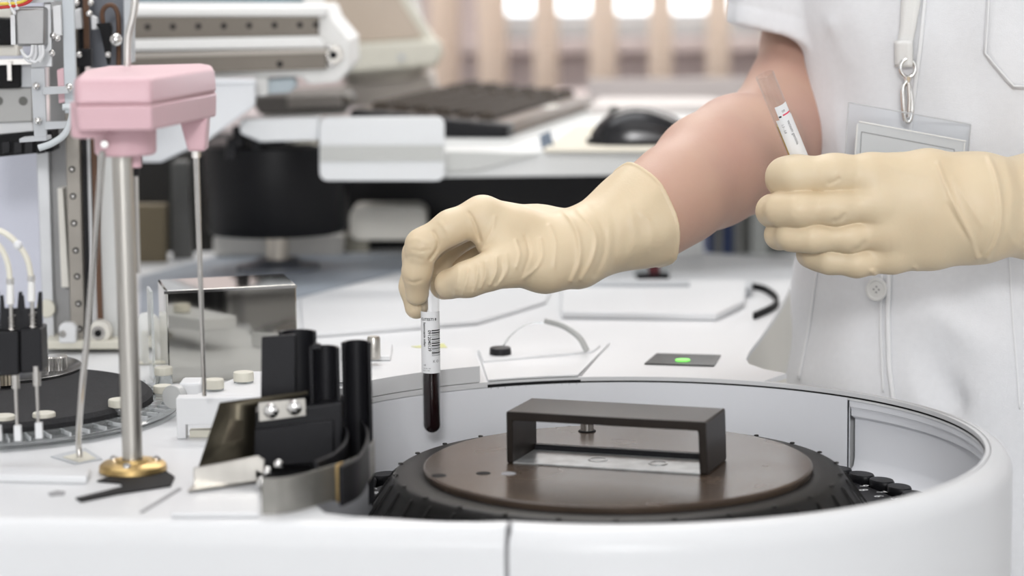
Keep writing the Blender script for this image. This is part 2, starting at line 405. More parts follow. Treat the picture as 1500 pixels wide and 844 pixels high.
# the well: inner walls, niche, floor
WB = DZ-0.068
SEAM = 43.2
ww = MB(); ww.lathe([(RW-.0004, DZ-0.0043), (RW-.0004, WB), (RW+0.003, WB), (RW+0.003, DZ-0.0045)], (CX, CY, 0), 80, math.radians(SEAM), math.radians(150))
obj('well_wall', ww, COOLW, an, smooth=50)
gk = MB(); gk.lathe([(RW-0.0003, DZ-0.0042), (RW-0.0003, DZ-0.0030)], (CX, CY, 0), 90, math.radians(-30), math.radians(95)); obj('wall_dark_gap', gk, BLACKM, an)  # black strip stands in for the dark gap below the deck edge
gk = MB(); gk.lathe([(RW-0.0004, DZ-0.0055), (RW-0.0004, DZ-0.0018)], (CX, CY, 0), 40, math.radians(94.5), math.radians(112)); obj('wall_dark_gap', gk, BLACKM, an)  # thicker black strip for the dark gap under the flap cover
nw = MB()
nw.lathe([(RW+0.001, DZ-0.0045), (RW+0.001, DZ-0.011), (RW+0.0022, DZ-0.0115), (RW+0.0022, DZ-0.0125), (RW+0.0028, DZ-0.0125), (RW+0.003, DZ-0.018), (RW+0.005, DZ-0.0185), (RW+0.005, DZ-0.0195), (RW+0.0075, DZ-0.020), (RW+0.0075, DZ-0.050), (RW+0.006, DZ-0.056), (RW+0.001, DZ-0.060), (RW-0.006, DZ-0.062), (RW-0.012, DZ-0.063), (RW-0.012, WB)], (CX, CY, 0), 70, math.radians(-75), math.radians(SEAM-0.25))
obj('niche_wall', nw, COOLW, an, smooth=40)
sp = [pol(RW+0.0003, SEAM+o_, DZ-0.0045) for o_ in (-0.10, 0.03)]
obj('wall_seam', MB().prism([sp[0], sp[1], sp[1]-up*0.062, sp[0]-up*0.062], (sp[0]-Vector((CX, CY, sp[0].z))).normalized()*0.0006), BLACKM, an)
# left straight stretch of the well wall, below the raised block
la, lb = hole[259], hole[260]
obj('well_wall', MB().sheet([la, lb+(lb-la)*0.2, hole[261], hole[262], hole[263]], 0.068, 0.003), COOLW, an, smooth=50)
fl = MB(); fl.lathe([(0, WB-0.001), (RW+0.003, WB-0.001), (RW+.003, WB-.006), (0, WB-.006)], (CX, CY, 0), 64); obj('well_floor', fl, BLACKM, an)

# raised block behind the well's left, flap cover with its dark gap, lamp panel
ZB = DZ+0.013
blk = [pol(RW, a, ZB) for a in np.linspace(113.4, 152, 18)]+[zp(545, 560, ZB), zp(478, 560, ZB), zp(455, 515, ZB), zp(600, 507, ZB), zp(690, 510, ZB)]
obj('raised_block', MB().prism(blk, (0, 0, -0.0125)), WHITE, an, bevel=0.0015)
obj('raised_ledge', MB().prism([zp(575, 511, ZB), zp(572, 529, ZB), zp(500, 529, ZB), zp(500, 508, ZB)], (0, 0, 0.004)), WHITE, an, bevel=0.001)
flap = [pol(RW+0.0008, a, DZ+0.002) for a in np.linspace(95, 111.8, 14)]+[zp(700, 515, DZ+.002), zp(735, 503, DZ+.002), zp(893, 502, DZ+.002)]
obj('flap_cover', MB().prism(flap, (0, 0, -0.0016)), WHITE, an, bevel=0.0006)
obj('flap_joint', MB().prism([zp(849, 551, DZ), zp(852, 551, DZ), zp(893, 503, DZ), zp(890, 503, DZ)], (0, 0, 0.0006)), GREYINK, an)
ind = [zp(962, 519.5, DZ), zp(1056, 522, DZ), zp(1046, 537.5, DZ), zp(944, 534.5, DZ)]
ip = obj('lamp_panel', MB().prism([p+up*0.0012 for p in ind], (0, 0, -0.001)), DARKPANEL, an)
c = zp(1000, 528, DZ+.0013); obj('green_lamp', MB().lathe([(0.0052, 0), (0.005, 0.0008), (0, 0.0012)], c, 24, M=Matrix.Diagonal((1.15, 1.0, 1))), GREEN, ip, label='glowing green lamp')

# plate with the grey tube and the black knob
pl = obj('shallow_step', MB().prism([zp(700, 511, DZ+.004), zp(880, 505, DZ+.004), zp(868, 514, DZ+.004), zp(708, 528, DZ+.004)], (0, 0, -0.0038)), WHITE, an, bevel=0.0008)
kc = zp(733, 519, DZ+.004)
kn = MB().lathe([(0, 0), (0.0086, 0), (0.0088, 0.0015), (0.0084, 0.0052), (0.0075, 0.0058), (0, 0.0058)], kc, 28); obj('black_knob', kn, BLACK, an)
gy = kc.y
gt = catmull([gp(798, 470, gy+.02), gp(825, 478, gy+.015), gp(848, 494, gy+.005), gp(860, 514, gy)], 6)
obj('grey_tube', MB().tube(gt, 0.0024, 12), GTUBE, an, smooth=60)
obj('thin_line', MB().tube(catmull([gp(799, 472, gy+.02), gp(770, 476, gy+.016), gp(748, 492, gy+.008), gp(733, 513, gy)], 6), 0.0006, 8), CLEARD, an)
tk = zp(548, 526, ZB+.004); tm = MB().lathe([(0, 0), (0.0042, 0), (0.0050, 0.002), (0.0050, 0.016), (0.0043, 0.0175), (0, 0.0175)], tk, 24)
obj('silver_stud', tm, STEELB, an)
ck = MB()
for q in (0.2, 1.0): ck.box(-0.004, 0.004, -.0006, .0006, 0, 0.0008, Matrix.Translation(zp(569, 558, DZ)) @ Matrix.Rotation(q, 4, 'Z'))
obj('paint_chip', ck, GREYINK, an)
st = zp(632, 508, ZB); obj('yellow_sticker', MB().prism([zp(602, 507.5, ZB+.0004), zp(650, 503, ZB+.0004), zp(655, 509, ZB+.0004), zp(612, 509, ZB+.0004)], (0, 0, -0.0003)), YELLOW, an)

# rear covers of the deck
ZR = DZ+0.007
obj('rear_cover', MB().prism([zp(822, 409, ZR), zp(1096, 409, ZR), zp(1090, 440, ZR), zp(1050, 459, ZR), zp(822, 456, ZR)], (0, 0, -0.0068)), WHITE, an, bevel=0.002)
obj('rear_cover_step', MB().prism([zp(440, 436, DZ+.004), zp(610, 394, DZ+.004), zp(820, 394, DZ+.004), zp(800, 440, DZ+.004), zp(700, 470, DZ+.004), zp(445, 490, DZ+.004)], (0, 0, -0.0038)), WHITE, an, bevel=0.0015)
obj('cover_grey_strip', MB().prism([zp(824, 411, ZR+.003), zp(1010, 411, ZR+.003), zp(1010, 416, ZR+.003), zp(824, 416, ZR+.003)], (0, 0, -.003)), GREYP, an)  # pale grey strip along the far edge of the rear cover
obj('grey_deck_inlay', MB().prism([zp(205, 405, DZ+.002), zp(330, 372, DZ+.002), zp(640, 372, DZ+.002), zp(600, 393, DZ+.002), zp(436, 434, DZ+.002), zp(205, 470, DZ+.002)], (0, 0, -.0018)), BLUEGREY, an)
obj('curved_slot', MB().sheet([p for p in catmull([zp(1098, 414, DZ+.006), zp(1120, 419, DZ+.006), zp(1137, 432, DZ+.006), zp(1134, 444, DZ+.006), zp(1105, 458, DZ+.006)], 6)], 0.006, 0.003), BLACKM, an)
obj('latch', MB().prism([zp(1092, 412, DZ+.009), zp(1102, 412, DZ+.009), zp(1100, 422, DZ+.009), zp(1092, 422, DZ+.009)], (0, 0, -.009)), GREYP, an)

# lower left of the deck: plates, slots, seams
obj('front_tray_lip', MB().prism([zp(-60, 684, DZ+.005), zp(133, 686, DZ+.005), zp(127, 698, DZ+.005), zp(-60, 694, DZ+.005)], (0, 0, -.0048)), WHITE, an, bevel=0.0012)
obj('black_slot_plate', MB().prism([zp(p, q, DZ+.0012) for p, q in ((142, 704), (180, 690), (244, 690), (256, 698), (250, 711), (171, 723), (119, 734), (111, 729), (180, 712), (176, 707))], (0, 0, -.001)), BLACKM, an)
obj('seam_line', MB().prism([zp(p, q, DZ+.0006) for p, q in ((204, 750), (208, 751), (266, 716), (262, 714))], (0, 0, -.0005)), GREYINK, an)
obj('drain_recess', MB().prism([zp(p, q, DZ+.001) for p, q in ((74, 668), (125, 656), (150, 672), (110, 679))], (0, 0, -.0009)), GREYP, an)
obj('drain_slot', MB().prism([zp(p, q, DZ+.0016) for p, q in ((92, 669), (124, 661), (140, 671), (116, 676))], (0, 0, -.0012)), CREAM, an)
obj('low_step', MB().prism([zp(p, q, DZ+.003) for p, q in ((262, 741), (318, 726), (380, 722), (380, 752), (250, 752))], (0, 0, -.0028)), WHITE, an, bevel=0.0008)
obj('deck_scratch', MB().prism([zp(p, q, DZ+.0004) for p, q in ((70, 722), (84, 718), (96, 720), (94, 725), (74, 727))], (0, 0, -.0003)), GREYINK, an)

# white bridge block left of the tube guide
wb = thing('white_bridge_block', 'small white bridge shaped block standing left of the black tube guide', 'block', zp(300, 640, DZ))
by = zp(300, 643, DZ).y
m = MB(); a0, a1 = gp(258, 600, by).x, gp(385, 600, by).x; zt = gp(300, 583, by).z; zm = gp(300, 622, by).z
m.prism([(a0, by, DZ), (a0+.006, by, DZ), (a0+.006, by, zm), (a1, by, zm), (a1, by, zt), (a0, by, zt)], (0, 0.014, 0))
obj('bridge_body', m, WHITE, wb, bevel=0.0008)
m = MB().prism([(a0+.012, by+.014, zt), (a1, by+.014, zt), (a1+.012, by+.10, zt+.0005), (a0+.040, by+.10, zt+.0005)], (0, 0, -0.010)); obj('top_plate', m, WHITE, wb, bevel=0.0008)
m = MB(); m.box(a0+.008, a1-.01, by+.004, by+.012, DZ+.0002, DZ+.005); obj('base_strip', m, CREAM, wb)

# the sample carousel under the lid: cups with printed numbers
ca = thing('sample_carousel', 'black sample carousel ring with tube cups seen below the round lid', 'carousel', (CX, CY, WB))
obj('carousel_plate', MB().lathe([(0.06, WB), (0.2215, WB), (0.2215, WB+.008), (0.06, WB+.008)], (CX, CY, 0), 72), BLACK, ca)
lug = MB().lathe([(0, 0), (0.0075, 0), (0.0098, 0.006), (0.0100, 0.0085), (0.0092, 0.0098), (0, 0.0098)], (0, 0, 0), 16, M=Matrix.Diagonal((0.8, 1.1, 1)))
c0 = None; NR = 56
for i in range(NR):
    a = 2*PI*i/NR; loc = (CX+.2105*math.cos(a), CY+.2105*math.sin(a), WB+.0085)
    if c0 is None:
        c0 = obj('tube_lug', lug, BLACK, ca); c0.location = loc
    else: share('tube_lug', c0, ca, loc, a)
obj('number_ring', MB().lathe([(0.150, WB+.008), (0.2015, WB+.008), (0.2005, WB+.0135), (0.150, WB+.0135)], (CX, CY, 0), 72), BLACK, ca, smooth=30)
for i in range(NR):
    for rr, da, k in ((0.1965, .25, 0), (0.1885, .75, 1)):
        a = 2*PI*(i+da)/NR; loc = Vector((CX+rr*math.cos(a), CY+rr*math.sin(a), WB+.0138))
        if not (math.cos(a) > 0.72 and math.sin(a) > -.45 or math.cos(a) < -0.6): continue
        tv, tf = text_mesh(str(2*i+k+1), 0.0095, 'CENTER'); R = Matrix.Rotation(a-PI/2, 3, 'Z')
        obj('printed_number', MB().add([R @ v + loc for v in tv], tf), PAPER, ca, smooth=0)

# the lid
ZL = DZ-0.0155; LX, LY = 0.0692, 1.614
ld = thing('carousel_lid', 'round worn black carousel lid with a rectangular grip on top', 'lid', (LX, LY, WB+.0135))
lp = [(0.1675, WB+.020), (0.1655, WB+.022), (0.1525, ZL-0.0100), (0.1500, ZL-0.0062), (0.1475, ZL-0.0048), (0.128, ZL-0.0048), (0.120, ZL-0.007), (0.05, ZL-.007)]
obj('lid_skirt', MB().lathe(lp, (LX, LY, 0), 120), LIDE, ld, smooth=30)
dp = [(0, ZL), (0.1285, ZL), (0.1300, ZL-0.001), (0.1302, ZL-0.003), (0.1296, ZL-0.0050), (0.12, ZL-.006)]
disc = obj('lid_disc', MB().lathe(dp, (LX, LY, 0), 120), LIDB, ld, smooth=30)
rb = MB()
a_, b_ = (0.1512, ZL-0.0080), (0.1672, WB+.021)
rb.add([(a_[0], -.0009, a_[1]), (a_[0], .0009, a_[1]), (a_[0]+.0022, -.0007, a_[1]-.001), (a_[0]+.0022, .0007, a_[1]-.001), (b_[0]+.0005, -.0012, b_[1]), (b_[0]+.0005, .0012, b_[1]), (b_[0]+.0018, -.0011, b_[1]), (b_[0]+.0018, .0011, b_[1])],
       [(0, 1, 3, 2), (2, 3, 7, 6), (4, 6, 7, 5), (0, 2, 6, 4), (1, 5, 7, 3), (0, 4, 5, 1)])
r0 = None
for i in range(40):
    a = 2*PI*i/40
    if r0 is None:
        r0 = obj('skirt_rib', rb, LIDE, ld); r0.location = (LX, LY, 0); r0.rotation_euler = (0, 0, a)
    else: share('skirt_rib', r0, ld, (LX, LY, 0), a)
# grip
hl, hw = Vector((0.1302, -0.046, 0)).normalized(), Vector((0.046, 0.1302, 0)).normalized()
hc = Vector((0.0682, 1.6150, 0)); HL, HWd = 0.0690, 0.0253; Z1 = DZ+0.0200
def hp(u, w, z): return hc+hl*u+hw*w+up*z
g = MB(); T = 0.0062
def hbox(mb, u0, u1, w0, w1, z0, z1):
    return mb.add([hp(u, w_, z) for u in (u0, u1) for w_ in (w0, w1) for z in (z0, z1)], [(0,1,3,2),(4,6,7,5),(0,4,5,1),(2,3,7,6),(0,2,6,4),(1,5,7,3)])
pr = [(-HL, ZL), (-HL-.0005, Z1), (HL-0.001, Z1), (HL+.0015, ZL), (HL-.0150, ZL), (HL-.0155, Z1-T), (-HL+.0045, Z1-T), (-HL+.0045, ZL)]
pr = [(-HL, ZL), (-HL, Z1), (HL, Z1), (HL+.001, ZL), (HL-.0045, ZL), (HL-.0055, Z1-T), (-HL+.0045, Z1-T), (-HL+.0045, ZL)]
g.prism([hp(u, -HWd, z) for u, z in pr], hw*2*HWd)
obj('grip', g, GRIPM, ld, bevel=0.0014)
obj('grip_crossbar', hbox(MB(), -HL+.0045, HL-.0045, HWd-.006, HWd, ZL, ZL+.0045), BLACK, ld, bevel=0.0006)
gpn = obj('grip_plate', hbox(MB(), -HL+.0046, HL-.0046, -HWd+.001, HWd-.0065, ZL+.0001, ZL+.0010), mat('scuffed_plate', (0.60, 0.62, 0.62), 0.3, 0.5, var=0.35, vscale=90), ld, label='pale scuffed metal plate')
for u in (-0.012, 0.030):
    obj('plate_screw', MB().lathe([(0.0066, 0), (0.0064, 0.0005), (0.0052, .0006), (0.0048, .0002), (0, 0.0002)], hp(u, -0.002, ZL+.001), 26), MATS['scuffed_plate'], gpn)
pn = zp(860, 632, ZL); obj('centre_pin', MB().lathe([(0.0042, 0), (0.0048, 0.0006), (0.0048, .0088), (0.004, 0.0098), (0, 0.0098)], pn, 22), STEEL, ld, label='silver centre pin')
obj('pin_collar', MB().lathe([(0.0048, 0.0), (0.0064, 0.0), (0.0062, .0007), (0.0048, .0008)], pn, 22), BLACKM, ld)
for (px, py, m_) in ((643, 697, BLACKM), (708, 693.5, BLACKM), (745, 694, GREYINK)):
    obj('lid_hole', MB().lathe([(0.0050, 0), (0.0046, 0.0003), (0, 0.0003)], zp(px, py, ZL), 18), m_, ld)
for i in range(26):
    a = 2*PI*(i+.3)/26
    if i == 0:
        n0 = obj('edge_nub', MB().lathe([(0.0018, 0), (0.0016, 0.0009), (0, 0.0012)], (0, 0, 0), 10), LIDE, ld); n0.location = (LX+.1485*math.cos(a), LY+.1485*math.sin(a), ZL-.0050)
    else: share('edge_nub', n0, ld, (LX+.1485*math.cos(a), LY+.1485*math.sin(a), ZL-.0050))

# ================================================================== organic shapes from distance fields
def seg_d(P, a, b, ra, rb):
    a = np.array(a, np.float32); b = np.array(b, np.float32); ab = b-a; L = float(ab @ ab)+1e-12
    t = np.clip(((P-a) @ ab)/L, 0, 1)
    return np.linalg.norm(P-a-t[..., None]*ab, axis=-1) - (ra+(rb-ra)*t)
def smin(a, b, k):
    h = np.clip(0.5+0.5*(b-a)/k, 0, 1); return b+(a-b)*h-k*h*(1-h)
def chain(P, pts, k=0.004):
    d = None
    for (a, ra), (b, rb) in zip(pts[:-1], pts[1:]):
        e = seg_d(P, a, b, ra, rb); d = e if d is None else smin(d, e, k)
    return d
def line_d(P, pts):
    d = None
    for a, b in zip(pts[:-1], pts[1:]):
        e = seg_d(P, a, b, 0.0, 0.0); d = e if d is None else np.minimum(d, e)
    return d
def sdf_mesh(name, fn, lo, hi, h):
    lo = np.array(lo, np.float32); hi = np.array(hi, np.float32); N = np.ceil((hi-lo)/h).astype(int)+1
    # values only close to the surface: blocks of B points are looked at from their middle first
    B = 8; nb_ = -(-N//B); NP = nb_*B
    ctr = [lo[i]+h*(np.arange(nb_[i])*B+(B-1)/2) for i in range(3)]
    C3 = np.stack(np.meshgrid(*ctr, indexing='ij'), -1).astype(np.float32); Dc = fn(C3)
    near = np.abs(Dc) < h*B*0.87*1.35+0.004
    D = np.repeat(np.repeat(np.repeat(Dc, B, 0), B, 1), B, 2).astype(np.float32)
    loc = np.stack(np.meshgrid(*[np.arange(B)]*3, indexing='ij'), -1).reshape(-1, 3); bi = np.argwhere(near)
    for i in range(0, len(bi), 1500):
        g_ = (bi[i:i+1500, None, :]*B+loc[None]).reshape(-1, 3)
        D[g_[:, 0], g_[:, 1], g_[:, 2]] = fn((lo+h*g_).astype(np.float32))
    N = NP
    s = D < 0; c = np.zeros(N-1, np.int8); off = [(i, j, k) for i in (0, 1) for j in (0, 1) for k in (0, 1)]
    for i, j, k in off: c += s[i:N[0]-1+i, j:N[1]-1+j, k:N[2]-1+k]
    act = (c > 0) & (c < 8); idx = np.argwhere(act); vid = -np.ones(N-1, np.int32); vid[act] = np.arange(len(idx))
    acc = np.zeros((len(idx), 3), np.float32); cnt = np.zeros(len(idx), np.float32)
    for o1 in off:
        for ax in range(3):
            if o1[ax]: continue
            o2 = list(o1); o2[ax] = 1
            i1 = idx+np.array(o1); i2 = idx+np.array(o2)
            d1 = D[i1[:, 0], i1[:, 1], i1[:, 2]]; d2 = D[i2[:, 0], i2[:, 1], i2[:, 2]]; cr = (d1 < 0) != (d2 < 0)
            t = np.where(cr, d1/np.where(cr, d1-d2, 1), 0); p = np.tile(np.array(o1, np.float32), (len(idx), 1)); p[:, ax] += t
            acc[cr] += p[cr]; cnt[cr] += 1
    V = lo+h*(idx+acc/np.maximum(cnt, 1)[:, None]); Q = []
    for ax in range(3):
        b_, c_ = (ax+1) % 3, (ax+2) % 3
        sl = [slice(1, None)]*3; a1 = [slice(1, N[i]-1) for i in range(3)]; a1[ax] = slice(0, N[ax]-1); a2 = list(a1); a2[ax] = slice(1, N[ax])
        s1, s2 = s[tuple(a1)], s[tuple(a2)]; e = np.argwhere(s1 != s2)
        if not len(e): continue
        fl = s1[e[:, 0], e[:, 1], e[:, 2]]; base = e.copy(); base[:, b_] += 1; base[:, c_] += 1
        def cell(db, dc):
            q = base.copy(); q[:, b_] -= db; q[:, c_] -= dc; return vid[q[:, 0], q[:, 1], q[:, 2]]
        q = np.stack([cell(1, 1), cell(0, 1), cell(0, 0), cell(1, 0)], 1); q[~fl] = q[~fl][:, ::-1]; Q.append(q)
    Q = np.concatenate(Q); Q = Q[(Q >= 0).all(1)]
    me = bpy.data.meshes.new(name); me.vertices.add(len(V)); me.vertices.foreach_set('co', V.astype(np.float32).ravel())
    me.loops.add(len(Q)*4); me.loops.foreach_set('vertex_index', Q.astype(np.int32).ravel())
    me.polygons.add(len(Q)); me.polygons.foreach_set('loop_start', np.arange(0, len(Q)*4, 4, dtype=np.int32))
    me.update(calc_edges=True); me.validate(); return me, V
def sdf_obj(name, fn, lo, hi, h, m, parent, smooth_it=0):
    me, V = sdf_mesh(name, fn, lo, hi, h); finish(me, m, 180)
    o = bpy.data.objects.new(name, me); COL.objects.link(o)
    if smooth_it:
        s = o.modifiers.new('smooth', 'SMOOTH'); s.iterations = smooth_it; s.factor = 0.5
    if parent is not None: attach(o, parent)
    return o

person = thing('person', 'person in a white short sleeved coat and cream latex gloves holding two sample tubes', 'person', (0.39, 1.985, 0))

# ---- joints.  R: the person's right hand (dips the dark tube), L: the left hand (holds the second tube before the chest)
Y0 = 1.75
R = dict(elbow=gp(1126, 206, 1.975), mid=gp(1040, 262, 1.87), cuff=gp(947, 317, 1.802), wrist=gp(846, 362, 1.772), shoulder=Vector((0.272, 2.09, 1.37)))
def J(px, py, Y): return gp(px, py, Y)
def hand_R(P, g=0.0):
    W = R['wrist']
    palm = chain(P, [(W, .0250), (J(800, 362, 1.768), .0215), (J(752, 342, 1.760), .0180), (J(708, 320, 1.752), .0130)], .010)
    palm = smin(palm, chain(P, [(J(846, 350, 1.790), .020), (J(790, 340, 1.795), .0175), (J(712, 318, 1.775), .0125)], .01), .014)
    palm = smin(palm, chain(P, [(J(846, 360, 1.795), .020), (J(780, 352, 1.810), .0165), (J(720, 326, 1.797), .0120)], .01), .012)
    palm = smin(palm, chain(P, [(J(846, 372, 1.790), .019), (J(790, 372, 1.815), .015), (J(732, 340, 1.818), .0110)], .01), .012)
    palm = smin(palm, chain(P, [(J(842, 380, 1.765), .0200), (J(798, 389, 1.752), .0175), (J(745, 389, 1.738), .0138)], .01), .012)   # ball of the thumb
    palm = smin(palm, chain(P, [(J(745, 385, 1.738), .0115), (J(728, 352, 1.748), .0125), (J(712, 322, 1.752), .0120)], .006), .012)    # web
    idx = chain(P, [(J(704, 316, 1.752), .0128), (J(660, 333, 1.744), .0112), (J(619, 360, 1.742), .0112), (J(611, 398, 1.746), .0096), (J(611, 430, 1.753), .0080)], .005)
    midf = chain(P, [(J(708, 318, 1.775), .0125), (J(655, 340, 1.772), .0110), (J(614, 372, 1.770), .0108), (J(606, 420, 1.768), .0093), (J(610, 450, 1.766), .0080)], .005)
    ring = chain(P, [(J(718, 326, 1.797), .0118), (J(664, 352, 1.800), .0104), (J(634, 388, 1.800), .0102), (J(650, 418, 1.795), .0088), (J(672, 420, 1.790), .0078)], .005)
    pink = chain(P, [(J(730, 338, 1.818), .0105), (J(690, 360, 1.822), .0090), (J(662, 388, 1.822), .0086), (J(672, 410, 1.815), .0076), (J(690, 412, 1.810), .0068)], .004)
    thumb = chain(P, [(J(748, 388, 1.737), .0138), (J(716, 398, 1.729), .0122), (J(686, 409, 1.728), .0114), (J(659, 416, 1.738), .0104)], .006)
    f = np.minimum(np.minimum(idx, midf), np.minimum(ring, pink))
    d = smin(palm, f, .006); d = smin(d, thumb, .005)
    return d - g
def arm_R(P, g=0.0):
    d = chain(P, [(R['shoulder'], .052), (gp(1196, 60, 2.09), .0385), (R['elbow'], .0395)], .03)
    f = chain(P, [(R['elbow'], .0400), (J(1085, 226, 1.912), .0432), (J(1040, 250, 1.870), .0405), (J(990, 286, 1.825), .0345), (J(947, 317, 1.802), .0300), (R['wrist'], .0250)], .02)
    return smin(d, f, .02) - g

def rid(P, pts, amp, sig): return amp*np.exp(-(line_d(P, pts)/sig)**2)
_fv, _uv, _cv = (np.array(v, np.float32) for v in (_f, _u, CAM))
def crease(P, pts, amp, sig):      # a fold in the glove, laid out as seen from the front; only on the near side
    q = P-_cv; dp = q @ _fv; X = 750+FOC*q[..., 0]/dp; Yp = 422-FOC*(q @ _uv)/dp
    pts = [tuple(p) for p in catmull([(a, b, 0) for a, b in pts], 4)]; d = None
    for (ax, ay, _), (bx, by, _) in zip(pts[:-1], pts[1:]):
        dx, dy = bx-ax, by-ay; t = np.clip(((X-ax)*dx+(Yp-ay)*dy)/(dx*dx+dy*dy+1e-9), 0, 1)
        e = (X-ax-t*dx)**2+(Yp-ay-t*dy)**2; d = e if d is None else np.minimum(d, e)
    return amp*np.exp(-d/(sig*sig))
def cut(P, p, n): n = np.array(n, np.float32); n /= np.linalg.norm(n); return (P-np.array(p, np.float32)) @ n
gd = np.array(R['cuff']-R['wrist']); gd /= np.linalg.norm(gd); gd = gd.astype(np.float32)
ge = np.cross(gd, np.array((0, 0, 1), np.float32)); ge /= np.linalg.norm(ge); gh = np.cross(ge, gd)
def glove_R(P):
    h = hand_R(P, 0.0006); a = arm_R(P, 0.0)
    w = np.array(R['wrist'], np.float32); q = P-w; s = np.clip((q @ gd)/0.055, 0, 1.2)
    ang = np.arctan2(q @ gh, q @ ge)       # round the forearm
    cuffed = a - (0.0014 + 0.0030*s + 0.0012*s*np.sin(3*ang+s*3) + 0.0005*s*np.sin(8*ang-4*s))
    d = smin(h, cuffed, .006)
    near = np.clip((1.775-P[..., 1])/.02, 0, 1)
    w_ = 0
    for pts, am, sg in (
        (((826, 308), (838, 322), (848, 345), (850, 380), (838, 412)), .0016, 4.0),
        (((846, 306), (866, 330), (874, 352), (868, 380), (852, 410)), .0014, 3.6),
        (((862, 302), (884, 330), (886, 368), (872, 402)), -.0010, 4.5),
        (((793, 350), (795, 374), (786, 392), (768, 408)), .0009, 2.6),
        (((742, 372), (744, 392), (737, 408), (726, 420)), .0008, 2.6),
        (((728, 378), (727, 398), (718, 418)), .0014, 2.2), (((735, 378), (735, 398), (728, 416)), -.0007, 2.0),
        (((712, 384), (712, 402), (704, 422)), .0013, 2.1), (((700, 388), (699, 406), (694, 428)), .0011, 2.0),
        (((686, 392), (684, 408), (678, 432)), .0009, 1.9), (((672, 396), (670, 412), (666, 432)), .0007, 1.8),
        (((726, 318), (722, 336), (712, 356), (704, 366)), .0009, 2.6),
        (((905, 282), (926, 318), (930, 352), (918, 390)), .0009, 6.0), (((890, 292), (902, 330), (898, 390)), -.0008, 6.0),
        (((930, 300), (955, 330), (952, 372)), .0008, 5.0),
        (((636, 340), (642, 352), (640, 366), (630, 380)), -.0018, 2.2), (((688, 312), (698, 330), (704, 352)), -.0016, 2.6),
        (((756, 352), (762, 372), (757, 392)), .0010, 2.4), (((770, 345), (776, 370), (768, 398)), -.0008, 2.6), (((806, 330), (815, 356), (812, 392)), .0008, 3.0),
        (((646, 326), (655, 338), (660, 352)), .0005, 3.0), (((600, 352), (612, 350), (626, 356)), .0005, 3.0), (((606, 366), (618, 368), (630, 366)), -.0006, 2.2),
        (((596, 410), (606, 414), (616, 411)), -.0007, 2.0), (((596, 378), (606, 376), (618, 380)), -.0004, 2.5)):
        w_ = w_+crease(P, pts, am, sg)
    d = d-w_*near
    end = (P-np.array(R['cuff'], np.float32)) @ gd - 0.0022*np.sin(2*ang+0.6)
    d = np.maximum(d, end)
    bead = np.maximum(np.abs(end+.0011)-.0011, cuffed-.0008)
    return smin(d, bead, .0008)
gR = sdf_obj('glove', glove_R, (-0.09, 1.70, 0.95), (0.140, 1.87, 1.165), 0.0009, GLOVE, person, 2)

# ---- left hand
L = dict(wrist=J(1432, 304, 1.735), elbow=Vector((0.535, 1.872, 1.05)), shoulder=Vector((0.56, 2.02, 1.35)))
def hand_L(P, g=0.0):
    palm = None
    for (a, ra), (b, rb), (c, rc) in (
        ((J(1432, 270, 1.735), .0205), (J(1360, 256, 1.728), .0165), (J(1276, 256, 1.722), .0148)),
        ((J(1432, 292, 1.728), .0210), (J(1360, 288, 1.722), .0170), (J(1285, 297, 1.717), .0140)),
        ((J(1432, 318, 1.728), .0210), (J(1360, 322, 1.724), .0170), (J(1298, 338, 1.720), .0135)),
        ((J(1432, 342, 1.735), .0200), (J(1365, 356, 1.732), .0175), (J(1308, 372, 1.728), .0135))):
        e = chain(P, [(a, ra), (b, rb), (c, rc)], .008); palm = e if palm is None else smin(palm, e, .016)
    idx = chain(P, [(J(1276, 256, 1.722), .0140), (J(1222, 255, 1.719), .0126), (J(1166, 257, 1.722), .0125), (J(1150, 259, 1.732), .0118), (J(1148, 263, 1.746), .0108), (J(1158, 268, 1.762), .0092), (J(1176, 272, 1.770), .0082)], .008)
    mid = chain(P, [(J(1285, 299, 1.716), .0128), (J(1225, 304, 1.713), .0111), (J(1170, 306, 1.714), .0111), (J(1146, 307, 1.722), .0108), (J(1132, 309, 1.737), .0100), (J(1146, 313, 1.757), .0092), (J(1170, 313, 1.764), .0082)], .008)
    rng = chain(P, [(J(1298, 339, 1.719), .0118), (J(1245, 346, 1.717), .0099), (J(1190, 347, 1.717), .0098), (J(1160, 345, 1.722), .0094), (J(1142, 344, 1.738), .0088), (J(1160, 347, 1.757), .0082), (J(1182, 346, 1.762), .0074)], .008)
    pnk = chain(P, [(J(1306, 373, 1.727), .0125), (J(1255, 384, 1.723), .0092), (J(1215, 380, 1.726), .0088), (J(1195, 375, 1.734), .0080), (J(1186, 372, 1.745), .0074), (J(1195, 371, 1.756), .0070), (J(1210, 370, 1.760), .0064)], .008)
    th = chain(P, [(J(1395, 272, 1.752), .0180), (J(1320, 262, 1.772), .0140), (J(1255, 258, 1.784), .0115), (J(1205, 262, 1.778), .0098)], .006)
    f = np.minimum(np.minimum(idx, mid), np.minimum(rng, pnk))
    d = smin(palm, f, .005); d = smin(d, th, .008)
    return d - g
def arm_L(P, g=0.0):
    d = chain(P, [(L['shoulder'], .054), (L['elbow'], .043)], .02)
    f = chain(P, [(L['elbow'], .043), (J(1700, 305, 1.80), .0425), (J(1540, 302, 1.762), .0350), (L['wrist'], .0335)], .02)
    return smin(d, f, .02) - g
gl = np.array(J(1640, 305, 1.78)-L['wrist']); gl /= np.linalg.norm(gl)
